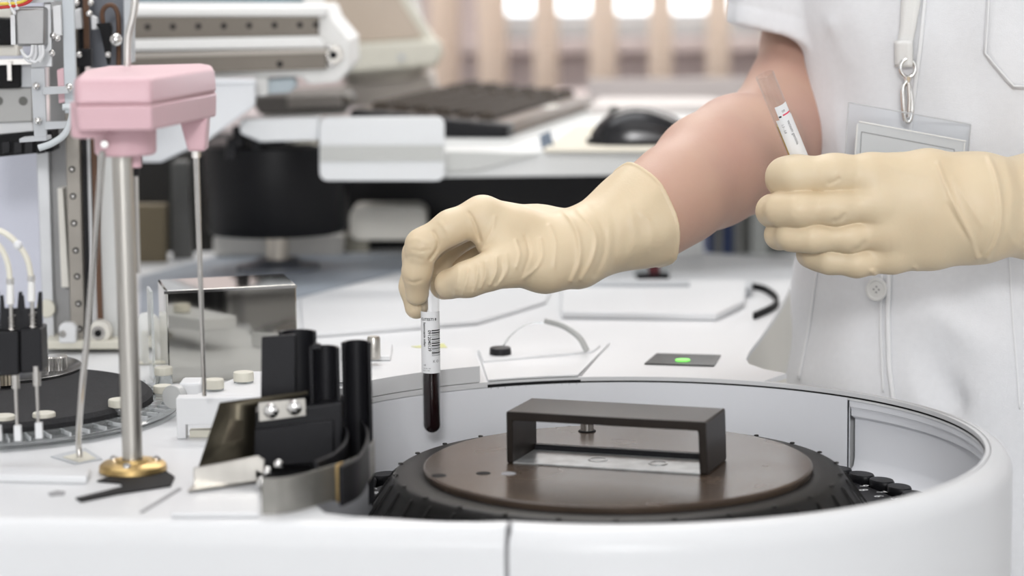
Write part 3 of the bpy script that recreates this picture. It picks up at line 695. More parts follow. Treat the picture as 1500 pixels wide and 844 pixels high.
def glove_L(P):
    h = hand_L(P, 0.0004); a = arm_L(P, 0.0012)
    d = smin(h, a, .014)
    near = np.clip((1.735-P[..., 1])/.02, 0, 1); w_ = 0
    for pts, am, sg in (
        (((1376, 240), (1392, 282), (1412, 326), (1428, 362), (1432, 378)), .0013, 4.0),
        (((1450, 228), (1462, 262), (1468, 310), (1462, 350), (1446, 378)), .0016, 4.0),
        (((1436, 378), (1450, 352), (1457, 322)), .0007, 3.5), (((1388, 300), (1408, 332), (1436, 372)), -.0007, 4.0),
        (((1398, 262), (1440, 330)), .0006, 5.0), (((1474, 232), (1484, 280), (1480, 340), (1500, 372)), .0008, 6.0), (((1490, 240), (1500, 290), (1492, 345)), -.0008, 6.0),
        (((1216, 269), (1224, 266), (1231, 262)), -.0010, 3.0), (((1224, 324), (1232, 321), (1238, 315)), -.0010, 3.0), (((1253, 366), (1261, 362), (1266, 356)), -.0010, 3.0),
        (((1278, 398), (1282, 404)), .0016, 4.0), (((1345, 398), (1340, 392)), .0009, 3.0), (((1290, 240), (1320, 262), (1360, 268)), -.0004, 8.0)):
        w_ = w_+crease(P, pts, am, sg)
    d = d-w_*near
    kn = 0
    return np.maximum(d, cut(P, J(1640, 305, 1.78), gl))
gL = sdf_obj('glove', glove_L, (0.165, 1.665, 0.975), (0.46, 1.83, 1.125), 0.0009, GLOVE, person, 2)

# ---- trunk, head and limbs as one body
YAW = math.radians(-20); cyw, syw = math.cos(YAW), math.sin(YAW)
TC = (0.392, 1.985)
def trunk(P, g=0.0):
    z = P[..., 2]
    A = np.interp(z, [0.55, 0.80, 0.88, 0.98, 1.06, 1.15, 1.25, 1.33, 1.40], [.158, .160, .153, .143, .138, .141, .160, .155, .07])
    B = np.interp(z, [0.55, 0.80, 0.88, 0.98, 1.06, 1.15, 1.25, 1.33, 1.40], [.112, .116, .112, .104, .100, .108, .112, .095, .06])
    x = P[..., 0]-TC[0]; y = P[..., 1]-TC[1]
    s_ = math.sin(-YAW); u = x*cyw - y*s_; v = x*s_ + y*cyw
    r = (np.abs(u/A)**2.3+np.abs(v/B)**2.3)**(1/2.3)
    d = (r-1)*np.minimum(A, B)*0.9
    return np.maximum(np.maximum(d, z-1.405), 0.55-z) - g
def rot_uv(u, v, z):
    s = math.sin(-YAW); return Vector((TC[0]+u*cyw+v*s, TC[1]-u*s+v*cyw, z))
def legs(P, g=0.0):
    d = None
    for sx in (-1, 1):
        a = rot_uv(.085*sx, .0, .82); b = rot_uv(.09*sx, 0, .48); c = rot_uv(.09*sx, .02, .09); t = rot_uv(.10*sx, -.13, .045); hl_ = rot_uv(.09*sx, .04, .045)
        e = chain(P, [(a, .085), (b, .058), (c, .042)], .03); e = smin(e, chain(P, [(hl_, .042), (t, .040)], .01), .03); e = np.maximum(e, 0.004-P[..., 2])
        d = e if d is None else np.minimum(d, e)
    return d-g
def body(P):
    d = smin(trunk(P, -0.006), legs(P), .03)
    neck = chain(P, [(rot_uv(0, .0, 1.34), .062), (rot_uv(0, -.005, 1.45), .054)], .02)
    hd = chain(P, [(rot_uv(0, .01, 1.575), .083), (rot_uv(0, -.03, 1.50), .062), (rot_uv(0, -.055, 1.47), .045)], .03)
    hd = smin(hd, chain(P, [(rot_uv(0, -.082, 1.555), .008), (rot_uv(0, -.10, 1.522), .012)], .01), .015)
    for sx in (-1, 1):
        hd = smin(hd, chain(P, [(rot_uv(.082*sx, .02, 1.565), .010), (rot_uv(.080*sx, .015, 1.525), .008)], .005), .006)
        hd = -smin(-hd, seg_d(P, rot_uv(.030*sx, -.080, 1.556), rot_uv(.036*sx, -.080, 1.556), .013, .013), .012)
    d = smin(d, neck, .04); d = smin(d, hd, .02)
    d = smin(d, arm_R(P), .02); d = smin(d, arm_L(P), .02)
    return np.minimum(d, np.minimum(hand_R(P, -0.0016), hand_L(P, -0.0016)))
sdf_obj('body', body, (-0.09, 1.66, 0.0), (0.66, 2.20, 1.67), 0.0036, SKIN, person, 3)

# ---- coat
hem = gp(1130, 52, 2.03); ha = np.array(Vector((0.262, 2.06, 1.37))-Vector((0.25, 2.055, 1.18)))
ha = ha/np.linalg.norm(ha)
hn = np.array(Vector((0.28, 0.05, 1.0)).normalized())      # sleeve hem is cut a little askew
def fold(P, a, b, amp, sig): return amp*np.exp(-(seg_d(P, a, b, 0, 0)/sig)**2)
FOLDS = []
def cloth_folds(P):
    x, z = P[..., 0], P[..., 2]; y = P[..., 1]
    w = 0.0016*np.sin(x*95+np.sin(z*17)*1.6)*np.sin(z*21+x*30+1.0)+0.0012*np.sin(x*41-z*63+2.0*np.sin(x*33))
    for a, b, am, sg in FOLDS: w = w+fold(P, a, b, am, sg)
    return w
FOLDS += [(gp(1205, 40, 1.93), gp(1262, 190, 1.885), .004, .010), (gp(1222, 60, 1.92), gp(1285, 150, 1.88), -.004, .008), (gp(1200, 120, 1.94), gp(1222, 230, 1.93), .003, .009),
          (gp(1330, 500, 1.87), gp(1400, 590, 1.88), -.011, .012), (gp(1302, 505, 1.865), gp(1345, 590, 1.87), .007, .009), (gp(1350, 450, 1.86), gp(1460, 520, 1.88), .005, .014),
          (gp(1180, 560, 1.95), gp(1300, 440, 1.87), .003, .016), (gp(1240, 470, 1.89), gp(1310, 420, 1.865), -.003, .012)]
def sleeve(P, sx):
    if sx < 0: ax = [(Vector((0.285, 2.05, 1.37)), .066), (Vector((0.250, 2.055, 1.26)), .065), (Vector((0.247, 2.045, 1.10)), .066)]; c = gp(1130, 50, 2.045); inn = arm_R(P, .010); nn = hn
    else: ax = [(Vector((0.54, 2.02, 1.36)), .068), (Vector((0.55, 1.96, 1.24)), .064), (Vector((0.545, 1.90, 1.12)), .062)]; c = Vector((0.545, 1.92, 1.165)); inn = arm_L(P, .009); nn = np.array((-.1, .35, 1.0)); nn = nn/np.linalg.norm(nn)
    d = chain(P, ax, .03)
    q = P-np.array(c, np.float32); ang = np.arctan2(q[..., 1], q[..., 0]-0.0)
    k = cut(P, c, -nn)
    d = d - 0.0022*np.sin(5*ang+1.0)*np.clip(1+k/.08, 0, 1) - 0.0012*np.exp(-((k+.016)/.0016)**2)*-1
    d = np.maximum(d, k)
    return np.maximum(d, -np.maximum(inn, -(k+.03)))
def coat(P):
    t = trunk(P, .010)
    d = t - cloth_folds(P)*np.clip((0.06-np.abs(t))/0.05, 0, 1)
    d = smin(d, sleeve(P, -1), .012); d = smin(d, sleeve(P, 1), .015)
    d = np.maximum(d, 0.70-P[..., 2]); d = np.maximum(d, P[..., 2]-1.385)
    return d
shirt = sdf_obj('coat', coat, (0.165, 1.83, 0.69), (0.64, 2.15, 1.40), 0.0024, CLOTH, person, 4)
def trous(P): return np.maximum(np.maximum(smin(legs(P, .016), np.maximum(trunk(P, .004), P[..., 2]-.74), .03), P[..., 2]-.72), .075-P[..., 2])
sdf_obj('trousers', trous, (0.18, 1.78, 0.06), (0.62, 2.16, 0.74), 0.008, TROUSER, person, 3)

# things sewn on the coat, laid on its surface
dg = bpy.context.evaluated_depsgraph_get()
BV = BVHTree.FromObject(shirt, dg)
def on_coat(px, py, lift=0.001):
    d = ray(px, py).normalized(); h = BV.ray_cast(CAM, d)
    if h[0] is None: return gp(px, py, 1.9)
    return h[0]+h[1]*lift if h[1].dot(d) < 0 else h[0]-h[1]*lift
def drape(name, poly_rows, m, lift, parent=None, th=0.0):    # rows of pixel points -> patch lying on the cloth
    rows = [[on_coat(px, py, lift) for px, py in r] for r in poly_rows]; k = len(rows[0]); mb = MB()
    mb.add([p for r in rows for p in r], [(i*k+j, i*k+j+1, (i+1)*k+j+1, (i+1)*k+j) for i in range(len(rows)-1) for j in range(k-1)])
    o = obj(name, mb, m, parent or person, smooth=180)
    if th:
        s = o.modifiers.new('thickness', 'SOLIDIFY'); s.thickness = th; s.offset = 0
    return o
def lerp(a, b, t): return tuple(a[i]+(b[i]-a[i])*t for i in range(len(a)))
def strip(name, path, w, m, lift, th=0.0008):
    P = []
    for a, b in zip(path[:-1], path[1:]): P += [lerp(a, b, t) for t in np.linspace(0, 1, 12, endpoint=False)]
    P.append(path[-1]); rows = []
    for i, p in enumerate(P):
        q0, q1 = P[max(0, i-1)], P[min(len(P)-1, i+1)]; dx, dy = q1[0]-q0[0], q1[1]-q0[1]; l = math.hypot(dx, dy); nx, ny = -dy/l, dx/l
        rows.append([(p[0]+nx*w*s_, p[1]+ny*w*s_) for s_ in (-.5, -.25, 0, .25, .5)])
    return drape(name, rows, m, lift, th=th)
pk = [(1447, -30), (1441, 78), (1484, 129), (1640, 131), (1640, -30)]
rows = []
for t in np.linspace(0, 1, 16):
    y = -30+t*160; x0 = np.interp(y, [-30, 78, 129, 130], [1447, 1441, 1482, 1484]); rows.append([(x0+(1600-x0)*s_, y) for s_ in np.linspace(0, 1, 12)])
drape('chest_pocket', rows, CLOTH, .0016, th=.0016)
strip('pocket_seam', [(1450, -20), (1445, 77), (1485, 125), (1560, 126)], 2.2, CLOTHW, .0030, .0006)
strip('placket_edge', [(1357, -20), (1350, 60), (1340, 140), (1330, 220)], 5.0, CLOTHW, .0016, .0016)
strip('placket_edge', [(1304, 398), (1302, 470), (1304, 540), (1312, 600)], 6.0, CLOTHW, .0016, .0016)
strip('placket_seam', [(1293, 402), (1291, 480), (1295, 575)], 3.0, CLOTHW, .0014, .0008)
strip('side_seam', [(1197, 400), (1186, 480), (1171, 556)], 2.2, CLOTHW, .0010, .0008)
strip('side_seam', [(1478, 372), (1484, 470), (1494, 600)], 2.2, CLOTHW, .0010, .0008)
bp_ = on_coat(1287, 424, .0035); bM = (on_coat(1287, 424, .01)-on_coat(1287, 424, .0)).to_track_quat('Z', 'Y').to_matrix()
bt = MB().lathe([(0, -.001), (0.0088, -.001), (0.0092, 0), (0.0088, .0014), (0.0072, .0014), (0.0066, .0006), (0, .0006)], bp_, 24, M=bM)
bto = obj('button', bt, mat('pearl_button', (0.78, 0.78, 0.76), 0.25), person)
hs = MB()
for a in (0, PI/2, PI, 3*PI/2): hs.cyl(bp_+bM @ Vector((.0022*math.cos(a), .0022*math.sin(a), .0005)), bp_+bM @ Vector((.0022*math.cos(a), .0022*math.sin(a), .0009)), .0008, seg=8)
obj('button_holes', hs, GREYINK, bto)
strip('buttonhole', [(1270, 419), (1282, 423)], 1.6, INK, .0012, .0004)
hr = MB()

# ================================================================== badge on its strap
bd = thing('name_badge', 'clear plastic badge holder hanging on a white strap before the coat', 'badge', gp(1330, 230, 1.86))
def strap_pts(path, w):
    rows = []
    for (a, wa), (b, wb_) in zip(path[:-1], path[1:]):
        for t in np.linspace(0, 1, 10, endpoint=False):
            p = lerp(a, b, t); ww_ = wa+(wb_-wa)*t; rows.append([on_coat(p[0]+s_*ww_, p[1], .004) for s_ in (-.5, -.17, .17, .5)])
    return rows
rows = strap_pts([((1337, -40), 30), ((1337, 0), 27), ((1333, 40), 22), ((1329, 62), 22), ((1330, 92), 22), ((1330, 94), 22)], 0)
mb = MB(); k = 4
mb.add([p for r_ in rows for p in r_], [(i*k+j, i*k+j+1, (i+1)*k+j+1, (i+1)*k+j) for i in range(len(rows)-1) for j in range(k-1)])
so = obj('strap', mb, STRAP, bd, smooth=180); md = so.modifiers.new('thickness', 'SOLIDIFY'); md.thickness = .0016; md.offset = 0
rows2 = []
for y in np.linspace(58, 95, 8): rows2.append([on_coat(1329+s_*25, y, .0065) for s_ in (-.5, -.17, .17, .5)])
mb = MB(); mb.add([p for r_ in rows2 for p in r_], [(i*k+j, i*k+j+1, (i+1)*k+j+1, (i+1)*k+j) for i in range(len(rows2)-1) for j in range(k-1)])
so = obj('strap_sleeve', mb, STRAP, bd, smooth=180); md = so.modifiers.new('thickness', 'SOLIDIFY'); md.thickness = .002; md.offset = 0
yb = min(on_coat(px, py, 0).y for px in (1245, 1330, 1420) for py in (160, 215))-.006
q = on_coat(1330, 100, 0).y-.008
ring_ = [gp(1330+11*math.cos(a), 100+(13 if math.sin(a) > 0 else 14)*math.sin(a), q) for a in np.linspace(0, 2*PI, 25)]
clp = obj('ring', MB().tube(ring_, .0015, 8, caps=False), CHROME, bd, smooth=180)
obj('swivel', MB().cyl(gp(1330, 112, q), gp(1329, 121, q), .0032, .0026, 14), CHROME, bd)
hk = [gp(px, py, q-.001) for px, py in ((1329, 118), (1323, 128), (1323, 150), (1325, 172), (1329, 179), (1334, 174), (1336, 155), (1334, 135), (1330, 121))]
obj('hook', MB().tube(catmull(hk, 5), .0019, 10), CHROME, bd, smooth=180)
obj('hook_gate', MB().tube([gp(1331, 122, q-.002), gp(1332, 145, q-.002), gp(1331, 172, q-.002)], .0016, 8), STEEL, bd)
def bq(px, py, dy=0.0): return gp(px, py, yb+dy)
pc = [(1243, 150), (1422, 182), (1412, 300), (1236, 268)]
obj('plastic_sleeve', MB().prism([bq(*p) for p in pc], (0, .0006, 0)), thin_glass('badge_plastic', 0.12, (0.93, 0.94, 0.95)), bd, bevel=0.0002)
obj('card', MB().prism([bq(px, py, .0012) for px, py in ((1256, 180), (1413, 209), (1406, 296), (1248, 266))], (0, .0005, 0)), mat('badge_card', (0.86, 0.86, 0.85), 0.5), bd)
ed = MB()
for a, b in (((1258, 178), (1415, 207)), ((1256, 182), (1250, 262)), ((1413, 209), (1407, 294))): ed.tube([bq(*a, -.0004), bq(*b, -.0004)], .0006, 6)
obj('sleeve_weld', ed, mat('clear_edge', (0.86, 0.86, 0.83), 0.25), bd)
ed = MB()
for a, b in (((1243, 150), (1422, 182)), ((1243, 150), (1237, 240)), ((1422, 182), (1416, 270))): ed.tube([bq(*a, .0003), bq(*b, .0003)], .0005, 6)
obj('sleeve_edge', ed, mat('grey_edge', (0.55, 0.56, 0.57), 0.2), bd)
ln = MB()
for a, b in (((1262, 193), (1398, 219)), ((1262, 193), (1258, 262)), ((1398, 219), (1394, 288))): ln.tube([bq(*a, .001), bq(*b, .001)], .0003, 5)
obj('card_border', ln, GREYINK, bd)

# ================================================================== the two tubes
def make_tube(label, axis_top, axis_bot, r, liquid, lm, grp=None, loc=None):
    t = thing('sample_tube', label, 'test tube', axis_bot)
    ax = Vector(axis_top)-Vector(axis_bot); Ln = ax.length; M = ax.to_track_quat('Z', 'Y').to_matrix()
    wi = r-.0006
    out = [(0, 0)]+[(r*math.sin(a), r-r*math.cos(a)) for a in np.linspace(.15, PI/2, 8)]+[(r, Ln-.001), (r-.0003, Ln), (wi+.0002, Ln), (wi, Ln-.0005)]
    inn = [(wi*math.sin(a), r-wi*math.cos(a)) for a in np.linspace(PI/2, .15, 8)]+[(0, r-wi)]
    obj('glass_tube', MB().lathe(out+inn, axis_bot, 40, M=M), GLASS, t, smooth=60)
    li = wi-.00015
    lq = [(0, r-li)]+[(li*math.sin(a), r-li*math.cos(a)) for a in np.linspace(.15, PI/2, 8)]+[(li, liquid), (li-.001, liquid-.0006), (0, liquid-.0008)]
    obj('liquid', MB().lathe(lq, axis_bot, 36, M=M), lm, t, smooth=60)
    return t, M, Ln
def wrap(t, M, base, r, s, size, ang0, z0, mode, m, name, lift=.00016, parent=None):
    """lettering bent round the tube; mode 'down' runs along the tube, 'round' runs round it"""
    tv, tf = text_mesh(s, size); mb = MB(); vs = []
    for v in tv:
        if mode == 'down': a = ang0+v.y/r; z = z0-v.x
        else: a = ang0+v.x/r; z = z0+v.y
        vs.append(Vector(base)+M @ Vector(((r+lift)*math.cos(a), (r+lift)*math.sin(a), z)))
    mb.add(vs, tf); return obj(name, mb, m, parent or t, smooth=0)
def band(M, base, r, a0, a1, z0, z1, th=.0001, seg=28):
    return MB().lathe([(r, z0), (r+th, z0), (r+th, z1), (r, z1)], base, seg, a0, a1, M=M)
def face_angle(M, base):      # the angle on the tube that looks at the viewer
    best = max(np.linspace(0, 2*PI, 721), key=lambda a: (M @ Vector((math.cos(a), math.sin(a), 0))).dot((CAM-Vector(base)).normalized())); return float(best)
YT = 1.7565
tb = gp(633, 635, YT); tt = gp(629.5, 404, YT-.001); r1 = 0.0068
t1, M1, L1 = make_tube('glass tube of dark blood with a barcode label dipping into the round well', tt, tb, r1, 0.0480, BLOOD)
fa = face_angle(M1, tb)
lz0, lz1 = 0.0455, 0.0905
lab = obj('label', band(M1, tb, r1+.00005, fa-1.55, fa+1.25, lz0, lz1), PAPER, t1, label='white barcode label')
def handed(M):   # +1 when growing angle runs to the viewer's right
    return 1 if (M @ Vector((-math.sin(fa), math.cos(fa), 0))).x > 0 else -1
bar = MB(); z = 0.0585; random.seed(3)
while z < 0.0775:
    w_ = random.choice((.0003, .0003, .0006, .0009)); mb_ = band(M1, tb, r1+.0002, fa+0.10, fa+1.22, z, z+w_, .00004, 10); bar.add(mb_.v, mb_.f); z += w_+random.choice((.0004, .0004, .0007))
obj('barcode', bar, INK, lab)
wrap(t1, M1, tb, r1, '0912040139', .0031, fa-0.27, 0.0773, 'down', INK, 'printed_digits', .0003, lab)
wrap(t1, M1, tb, r1, 'hasovcanin milan', .0026, fa-0.78, 0.0828, 'down', INK, 'printed_name', .0003, lab)
wrap(t1, M1, tb, r1, 'CUTESTI 8', .0026, fa-1.12, 0.0842, 'round', INK, 'printed_heading', .0003, lab)
wrap(t1, M1, tb, r1, 'K O', .0026, fa+0.20, 0.0535, 'round', GREYINK, 'printed_letters', .0003, lab)
wrap(t1, M1, tb, r1, 'ml', .0020, fa-0.85, 0.0510, 'round', GREYINK, 'printed_letters', .0003, lab)
wrap(t1, M1, tb, r1, 'Cat. No. 365', .0011, fa-0.9, 0.0488, 'round', GREYINK, 'printed_letters', .0003, lab)
wrap(t1, M1, tb, r1, 'Ref. 2 - 365', .0011, fa-0.9, 0.0472, 'round', GREYINK, 'printed_letters', .0003, lab)
YL = 1.746
tt2 = gp(1120, 109, YL-.014); dn = gp(1170, 232, YL)-tt2; tb2 = tt2+dn.normalized()*0.098
t2, M2, L2 = make_tube('glass tube of pale serum with a red lined label held upright in the left glove', tt2, tb2, r1, 0.059, SERUM)
fa2 = face_angle(M2, tb2); fa = fa2
lab2 = obj('label', band(M2, tb2, r1+.00005, fa2-.78, fa2+1.5, 0.030, L2-.0335), PAPER, t2, label='white label with a red line')
tg = obj('label_tab', band(M2, tb2, r1+.00005, fa2-.35, fa2+1.2, L2-.0345, L2-.0235), PAPER, t2)
obj('red_line', band(M2, tb2, r1+.0002, fa2+.15, fa2+1.15, L2-.0315, L2-.0305), REDINK, lab2)
obj('black_mark', band(M2, tb2, r1+.0002, fa2-.30, fa2-.02, L2-.0320, L2-.0308), INK, lab2)
wrap(t2, M2, tb2, r1, 'vacuum geminia', .0030, fa2+0.35, L2-.036, 'down', GREYINK, 'printed_name', .0003, lab2)
wrap(t2, M2, tb2, r1, '1.3 - 3.8', .0022, fa2-0.35, L2-.037, 'down', GREYINK, 'printed_digits', .0003, lab2)
wrap(t2, M2, tb2, r1, '09', .0024, fa2+0.2, L2-.029, 'round', GREYINK, 'printed_letters', .0003, tg)

# ================================================================== pink headed stirring / pipetting arm
def quad(mb, pts, Y, depth): return mb.prism([gp(px, py, Y) for px, py in pts], (0, depth, 0))
base = zp(195, 691, DZ)
arm = thing('pipetting_arm', 'steel post with a pink plastic arm head and a thin needle at the near left', 'pipetting arm', base)
ZT = 1.1528
top = [zp(108, 113.5, ZT), zp(113, 114.5, ZT), zp(150, 114, ZT), zp(220, 113.2, ZT), zp(314, 98.5, ZT), zp(312, 94.5, ZT), zp(300, 92.5, ZT), zp(155, 96, ZT), zp(122, 103, ZT)]
def layer(pts, z, s=1.0):
    c = sum((Vector(p) for p in pts), Vector())/len(pts); return [Vector((c.x+(p.x-c.x)*s, c.y+(p.y-c.y)*s, z)) for p in pts]
def loft(mb, layers):
    n = len(layers[0]); vs = [p for l in layers for p in l]; fs = [tuple(range(n)), tuple(reversed(range(n*(len(layers)-1), n*len(layers))))]
    for k in range(len(layers)-1):
        for i in range(n): j = (i+1) % n; fs.append((k*n+i, k*n+j, (k+1)*n+j, (k+1)*n+i))
    return mb.add(vs, fs)
obj('head_cover', loft(MB(), [layer(top, ZT, .97), layer(top, ZT-.003, 1.0), layer(top, ZT-.0160, 1.015)]), PINK, arm, bevel=0.0022, bseg=3)
obj('head_joint', loft(MB(), [layer(top, ZT-.0155, .985), layer(top, ZT-.0175, .985)]), mat('dull_pink_joint', (0.36, 0.20, 0.21), .6), arm)
obj('head_base', loft(MB(), [layer(top, ZT-.0166, 1.018), layer(top, ZT-.0320, 1.0)]), PINK, arm, bevel=0.0016, bseg=3)
cc = gp(183, 190, base.y); cc2 = Vector((cc.x, base.y, 0))
obj('head_collar', MB().lathe([(0, 1.1195), (0.0195, 1.1195), (0.0190, 1.1035), (0.0175, 1.1018), (0, 1.1018)], (cc2.x, cc2.y, 0), 40), PINK, arm, bevel=0.0006)
e1 = gp(130, 160, 1.50); obj('end_boss', MB().lathe([(0, ZT-.016), (0.0105, ZT-.016), (0.0108, ZT-.036), (0.0095, ZT-.0375), (0, ZT-.0375)], (e1.x-.0005, e1.y, 0), 32), PINK, arm)
st_ = gp(198, 230, base.y+.004); obj('lower_stub', MB().lathe([(0, 1.103), (.0042, 1.103), (.0038, 1.0935), (0, 1.0935)], (st_.x, st_.y, 0), 18), PINK, arm)
nt_ = gp(287, 222, 1.585); nb_ = gp(299.5, 580, 1.60)
mt = MB(); mt.prism([gp(263, 178, 1.57), gp(303, 172, 1.57), gp(300, 222, 1.57), gp(275, 222, 1.57)], (0, .020, 0)); obj('needle_mount', mt, PINK, arm, bevel=0.0016)
obj('needle', MB().cyl(nt_, nb_, .00195, .0014, 14), STEEL, arm, smooth=60)
obj('needle_nut', MB().cyl(nt_+up*.001, nt_-up*.004, .0031, seg=6), STEEL, arm)
pt = gp(178.5, 222, base.y)
obj('post', MB().cyl(base+up*.004, pt+up*.006, .00645, seg=28), STEELB, arm, smooth=60)
obj('brass_flange', MB().lathe([(0.0068, .0085), (0.0095, .0085), (0.011, .0065), (0.0195, .0060), (0.0212, .0045), (0.0215, .0012), (0.0068, .0012)], base, 48), BRASS, arm, smooth=40)
for a in (-1.65, 0.45, 2.55):
    c = base+Vector((.0158*math.cos(a), .0158*math.sin(a), .0060)); obj('flange_screw', MB().lathe([(0, .0026), (.0016, .0026), (.0028, .0014), (.0029, 0), (0, 0)], c, 14), CHROME, arm)
sc_ = gp(154, 211, base.y-.0195); obj('clamp_screw', MB().cyl(sc_, sc_-Vector((0, .003, 0)), .0028, .0022, 14), CHROME, arm)
dr = zp(117, 673, DZ)
obj('bent_wash_pipe', MB().tube(catmull([gp(150, 222, 1.505), gp(147, 262, 1.508), gp(139, 360, 1.515), gp(127, 500, 1.53), gp(119, 580, 1.54), gp(115, 640, dr.y-.002), dr+up*.0005], 6), .00205, 12), STEEL, arm, smooth=70)
obj('upper_pipe', MB().tube(catmull([gp(199, -40, 1.58), gp(198, 0, 1.58), gp(194, 28, 1.58), gp(187.5, 56, 1.58), gp(186.5, 97, 1.58)], 6), .0024, 12), STEEL, arm, smooth=70)
obj('side_rod', MB().cyl(gp(199, 246, base.y+.01), gp(203, 400, base.y+.01), .0014, seg=10), STEEL, arm)
obj('rod_ferrule', MB().cyl(gp(198.5, 238, base.y+.01), gp(199.5, 258, base.y+.01), .0022, seg=12), BLACK, arm)

# ================================================================== stainless box
mz = 0.9715
A_, B_, C_, D_ = zp(243, 426, mz), zp(434, 417, mz), zp(416, 401, mz), zp(241, 407, mz)
D_ = A_+(C_-B_)
mbx = thing('stainless_box', 'mirror bright stainless steel box standing behind the black tube guide', 'box', Vector(((A_.x+C_.x)/2, (A_.y+C_.y)/2, DZ)))
obj('box_cover', MB().prism([A_, B_, C_, D_], (0, 0, -(mz-DZ))), MIRROR, mbx, bevel=0.0012)
fl_ = [A_+(A_-B_).normalized()*.0005, A_+(B_-A_)*.0]
ex = (B_-A_).normalized(); ey = (D_-A_).normalized()
obj('lid_edge', MB().prism([A_-ex*.0016-ey*.0016-up*.0002, B_+ex*.0004-ey*.0016-up*.0002, B_+ex*.0004-ey*.0004-up*.0002, A_-ex*.0016-ey*.0004-up*.0002], (0, 0, -.0022)), CHROME, mbx)
obj('clear_guard', MB().prism([A_-ex*.012-ey*.002, A_-ex*.010-ey*.002, A_-ex*.010+ey*.03, A_-ex*.012+ey*.03], (0, 0, -.07)), CLEARD, mbx)

# ================================================================== reagent turntable
rc = zp(-20, 578, DZ+.015)
rt = thing('reagent_turntable', 'black foam topped reagent turntable inside a clear plastic ring at far left', 'turntable', (rc.x, rc.y, DZ))
obj('foam_cover', MB().lathe([(0, DZ+.015), (0.1145, DZ+.015), (0.1175, DZ+.012), (0.118, DZ+.001), (0, DZ+.001)], (rc.x, rc.y, 0), 96), FOAM, rt, smooth=30)
obj('ring_trough', MB().lathe([(.1182, DZ+.0006), (.1285, DZ+.0006), (.1285, DZ+.0012), (.1182, DZ+.0012)], (rc.x, rc.y, 0), 96), mat('dim_trough', (.10, .105, .11), .4), rt)
obj('clear_ring', MB().lathe([(0.1195, DZ+.001), (0.1195, DZ+.009), (0.126, DZ+.0085), (0.1265, DZ+.006), (0.1345, DZ+.0055), (0.1365, DZ+.004), (0.137, DZ+.001)], (rc.x, rc.y, 0), 120), CLEARD, rt, smooth=25)
r0 = None
for i in range(60):
    a = 2*PI*i/60
    if not (-2.2 < math.atan2(math.sin(a), math.cos(a)) < 1.2): continue
    if r0 is None:
        r0 = obj('ring_rib', MB().box(.1195, .1345, -.0006, .0006, DZ+.0056, DZ+.0082), mat('clear_rib', (.55, .57, .58), .15), rt); r0.location = (rc.x, rc.y, 0); r0.rotation_euler = (0, 0, a)
    else: share('ring_rib', r0, rt, (rc.x, rc.y, 0), a)
hz_ = DZ+.0175; h0 = zp(114, 540, hz_)
hc_ = zp(-10, 538, hz_)
obj('hub_disc', MB().lathe([(0, hz_), ((h0-hc_).length-.001, hz_), ((h0-hc_).length, hz_-.0006), ((h0-hc_).length, hz_-.0024), (0, hz_-.0024)], hc_*1.0-up*hc_.z, 64), DARKPANEL, rt)
def knurl(name, c, r, h, m, parent, n=26):
    pr_ = []
    mb = MB(); vs = []; k = n*2
    for z, s in ((0, 1), (h*.9, 1), (h, .9)):
        vs += [(c.x+(r*s if i % 2 else r*s*.94)*math.cos(2*PI*i/k), c.y+(r*s if i % 2 else r*s*.94)*math.sin(2*PI*i/k), c.z+z) for i in range(k)]
    fs = [(q*k+i, q*k+(i+1) % k, (q+1)*k+(i+1) % k, (q+1)*k+i) for q in range(2) for i in range(k)]+[tuple(range(2*k, 3*k)), tuple(reversed(range(k)))]
    mb.add(vs, fs); return obj(name, mb, m, parent, smooth=20)
knurl('knurled_knob', zp(82, 541, hz_), .0090, .0105, STEEL, rt)
knurl('knurled_knob', zp(4, 562, hz_), .0115, .0125, mat('warm_steel', (0.5, 0.44, 0.34), 0.3, 1.0), rt)

# reagent bottles with cream caps round the turntable
def bottle(px, py, z, r, h, body, label, name='reagent_bottle', grp='cream capped reagent bottles'):
    c = zp(px, py, z); t = thing(name, label, 'bottle', (c.x, c.y, z), grp)
    obj('bottle_body', MB().lathe([(0, 0), (r*.92, 0), (r*.95, .001), (r*.95, body-.002), (r*.8, body), (0, body)], c, 22), CLEARD, t)
    obj('cap', MB().lathe([(0, body-.001), (r, body-.001), (r, body+h*.8), (r*.94, body+h), (0, body+h)], c, 26), CREAM, t, bevel=.0004); return t
for px, py, z, r, h, b_, lb in (
    (65, 622, DZ+.0095, .0078, .0045, .004, 'cream capped bottle at the near edge of the black turntable beside the needle'),
    (176, 606, DZ+.0095, .0080, .0045, .006, 'cream capped bottle on the clear ring just left of the steel post'),
    (240, 566, DZ+.001, .0070, .0050, .010, 'cream capped bottle right of the steel post, farther of the two'),
    (239, 590, DZ+.001, .0070, .0050, .008, 'cream capped bottle right of the steel post, nearer of the two'),
    (314, 571, DZ+.0285, .0068, .0055, .002, 'cream capped bottle right of the needle on the white bridge'),
    (357, 560, DZ+.0285, .0072, .0055, .002, 'cream capped bottle next to the tall black shields'),
    (6, 626, DZ+.0095, .0078, .0045, .004, 'cream capped bottle at the left frame edge on the clear ring')):
    bottle(px, py, z, r, h, b_, lb)
kc2 = gp(252, 582, 1.70); tk2 = thing('clear_thumbscrew', 'clear round thumbscrew beside the white bridge block', 'thumbscrew', kc2)
obj('screw_disc', MB().cyl(kc2, kc2+Vector((.003, .006, 0)), .0085, seg=28), mat('frosted_clear', (.75, .76, .75), .25, trans=.3), tk2, bevel=.0005)
obj('screw_block', MB().box(kc2.x+.004, kc2.x+.02, kc2.y+.004, kc2.y+.03, DZ+.004, kc2.z+.009), WHITE, tk2, bevel=.002)
vc = zp(218, 530, DZ+.001); cv = thing('clear_sensor_cover', 'clear domed plastic cover standing behind the steel post', 'cover', vc)
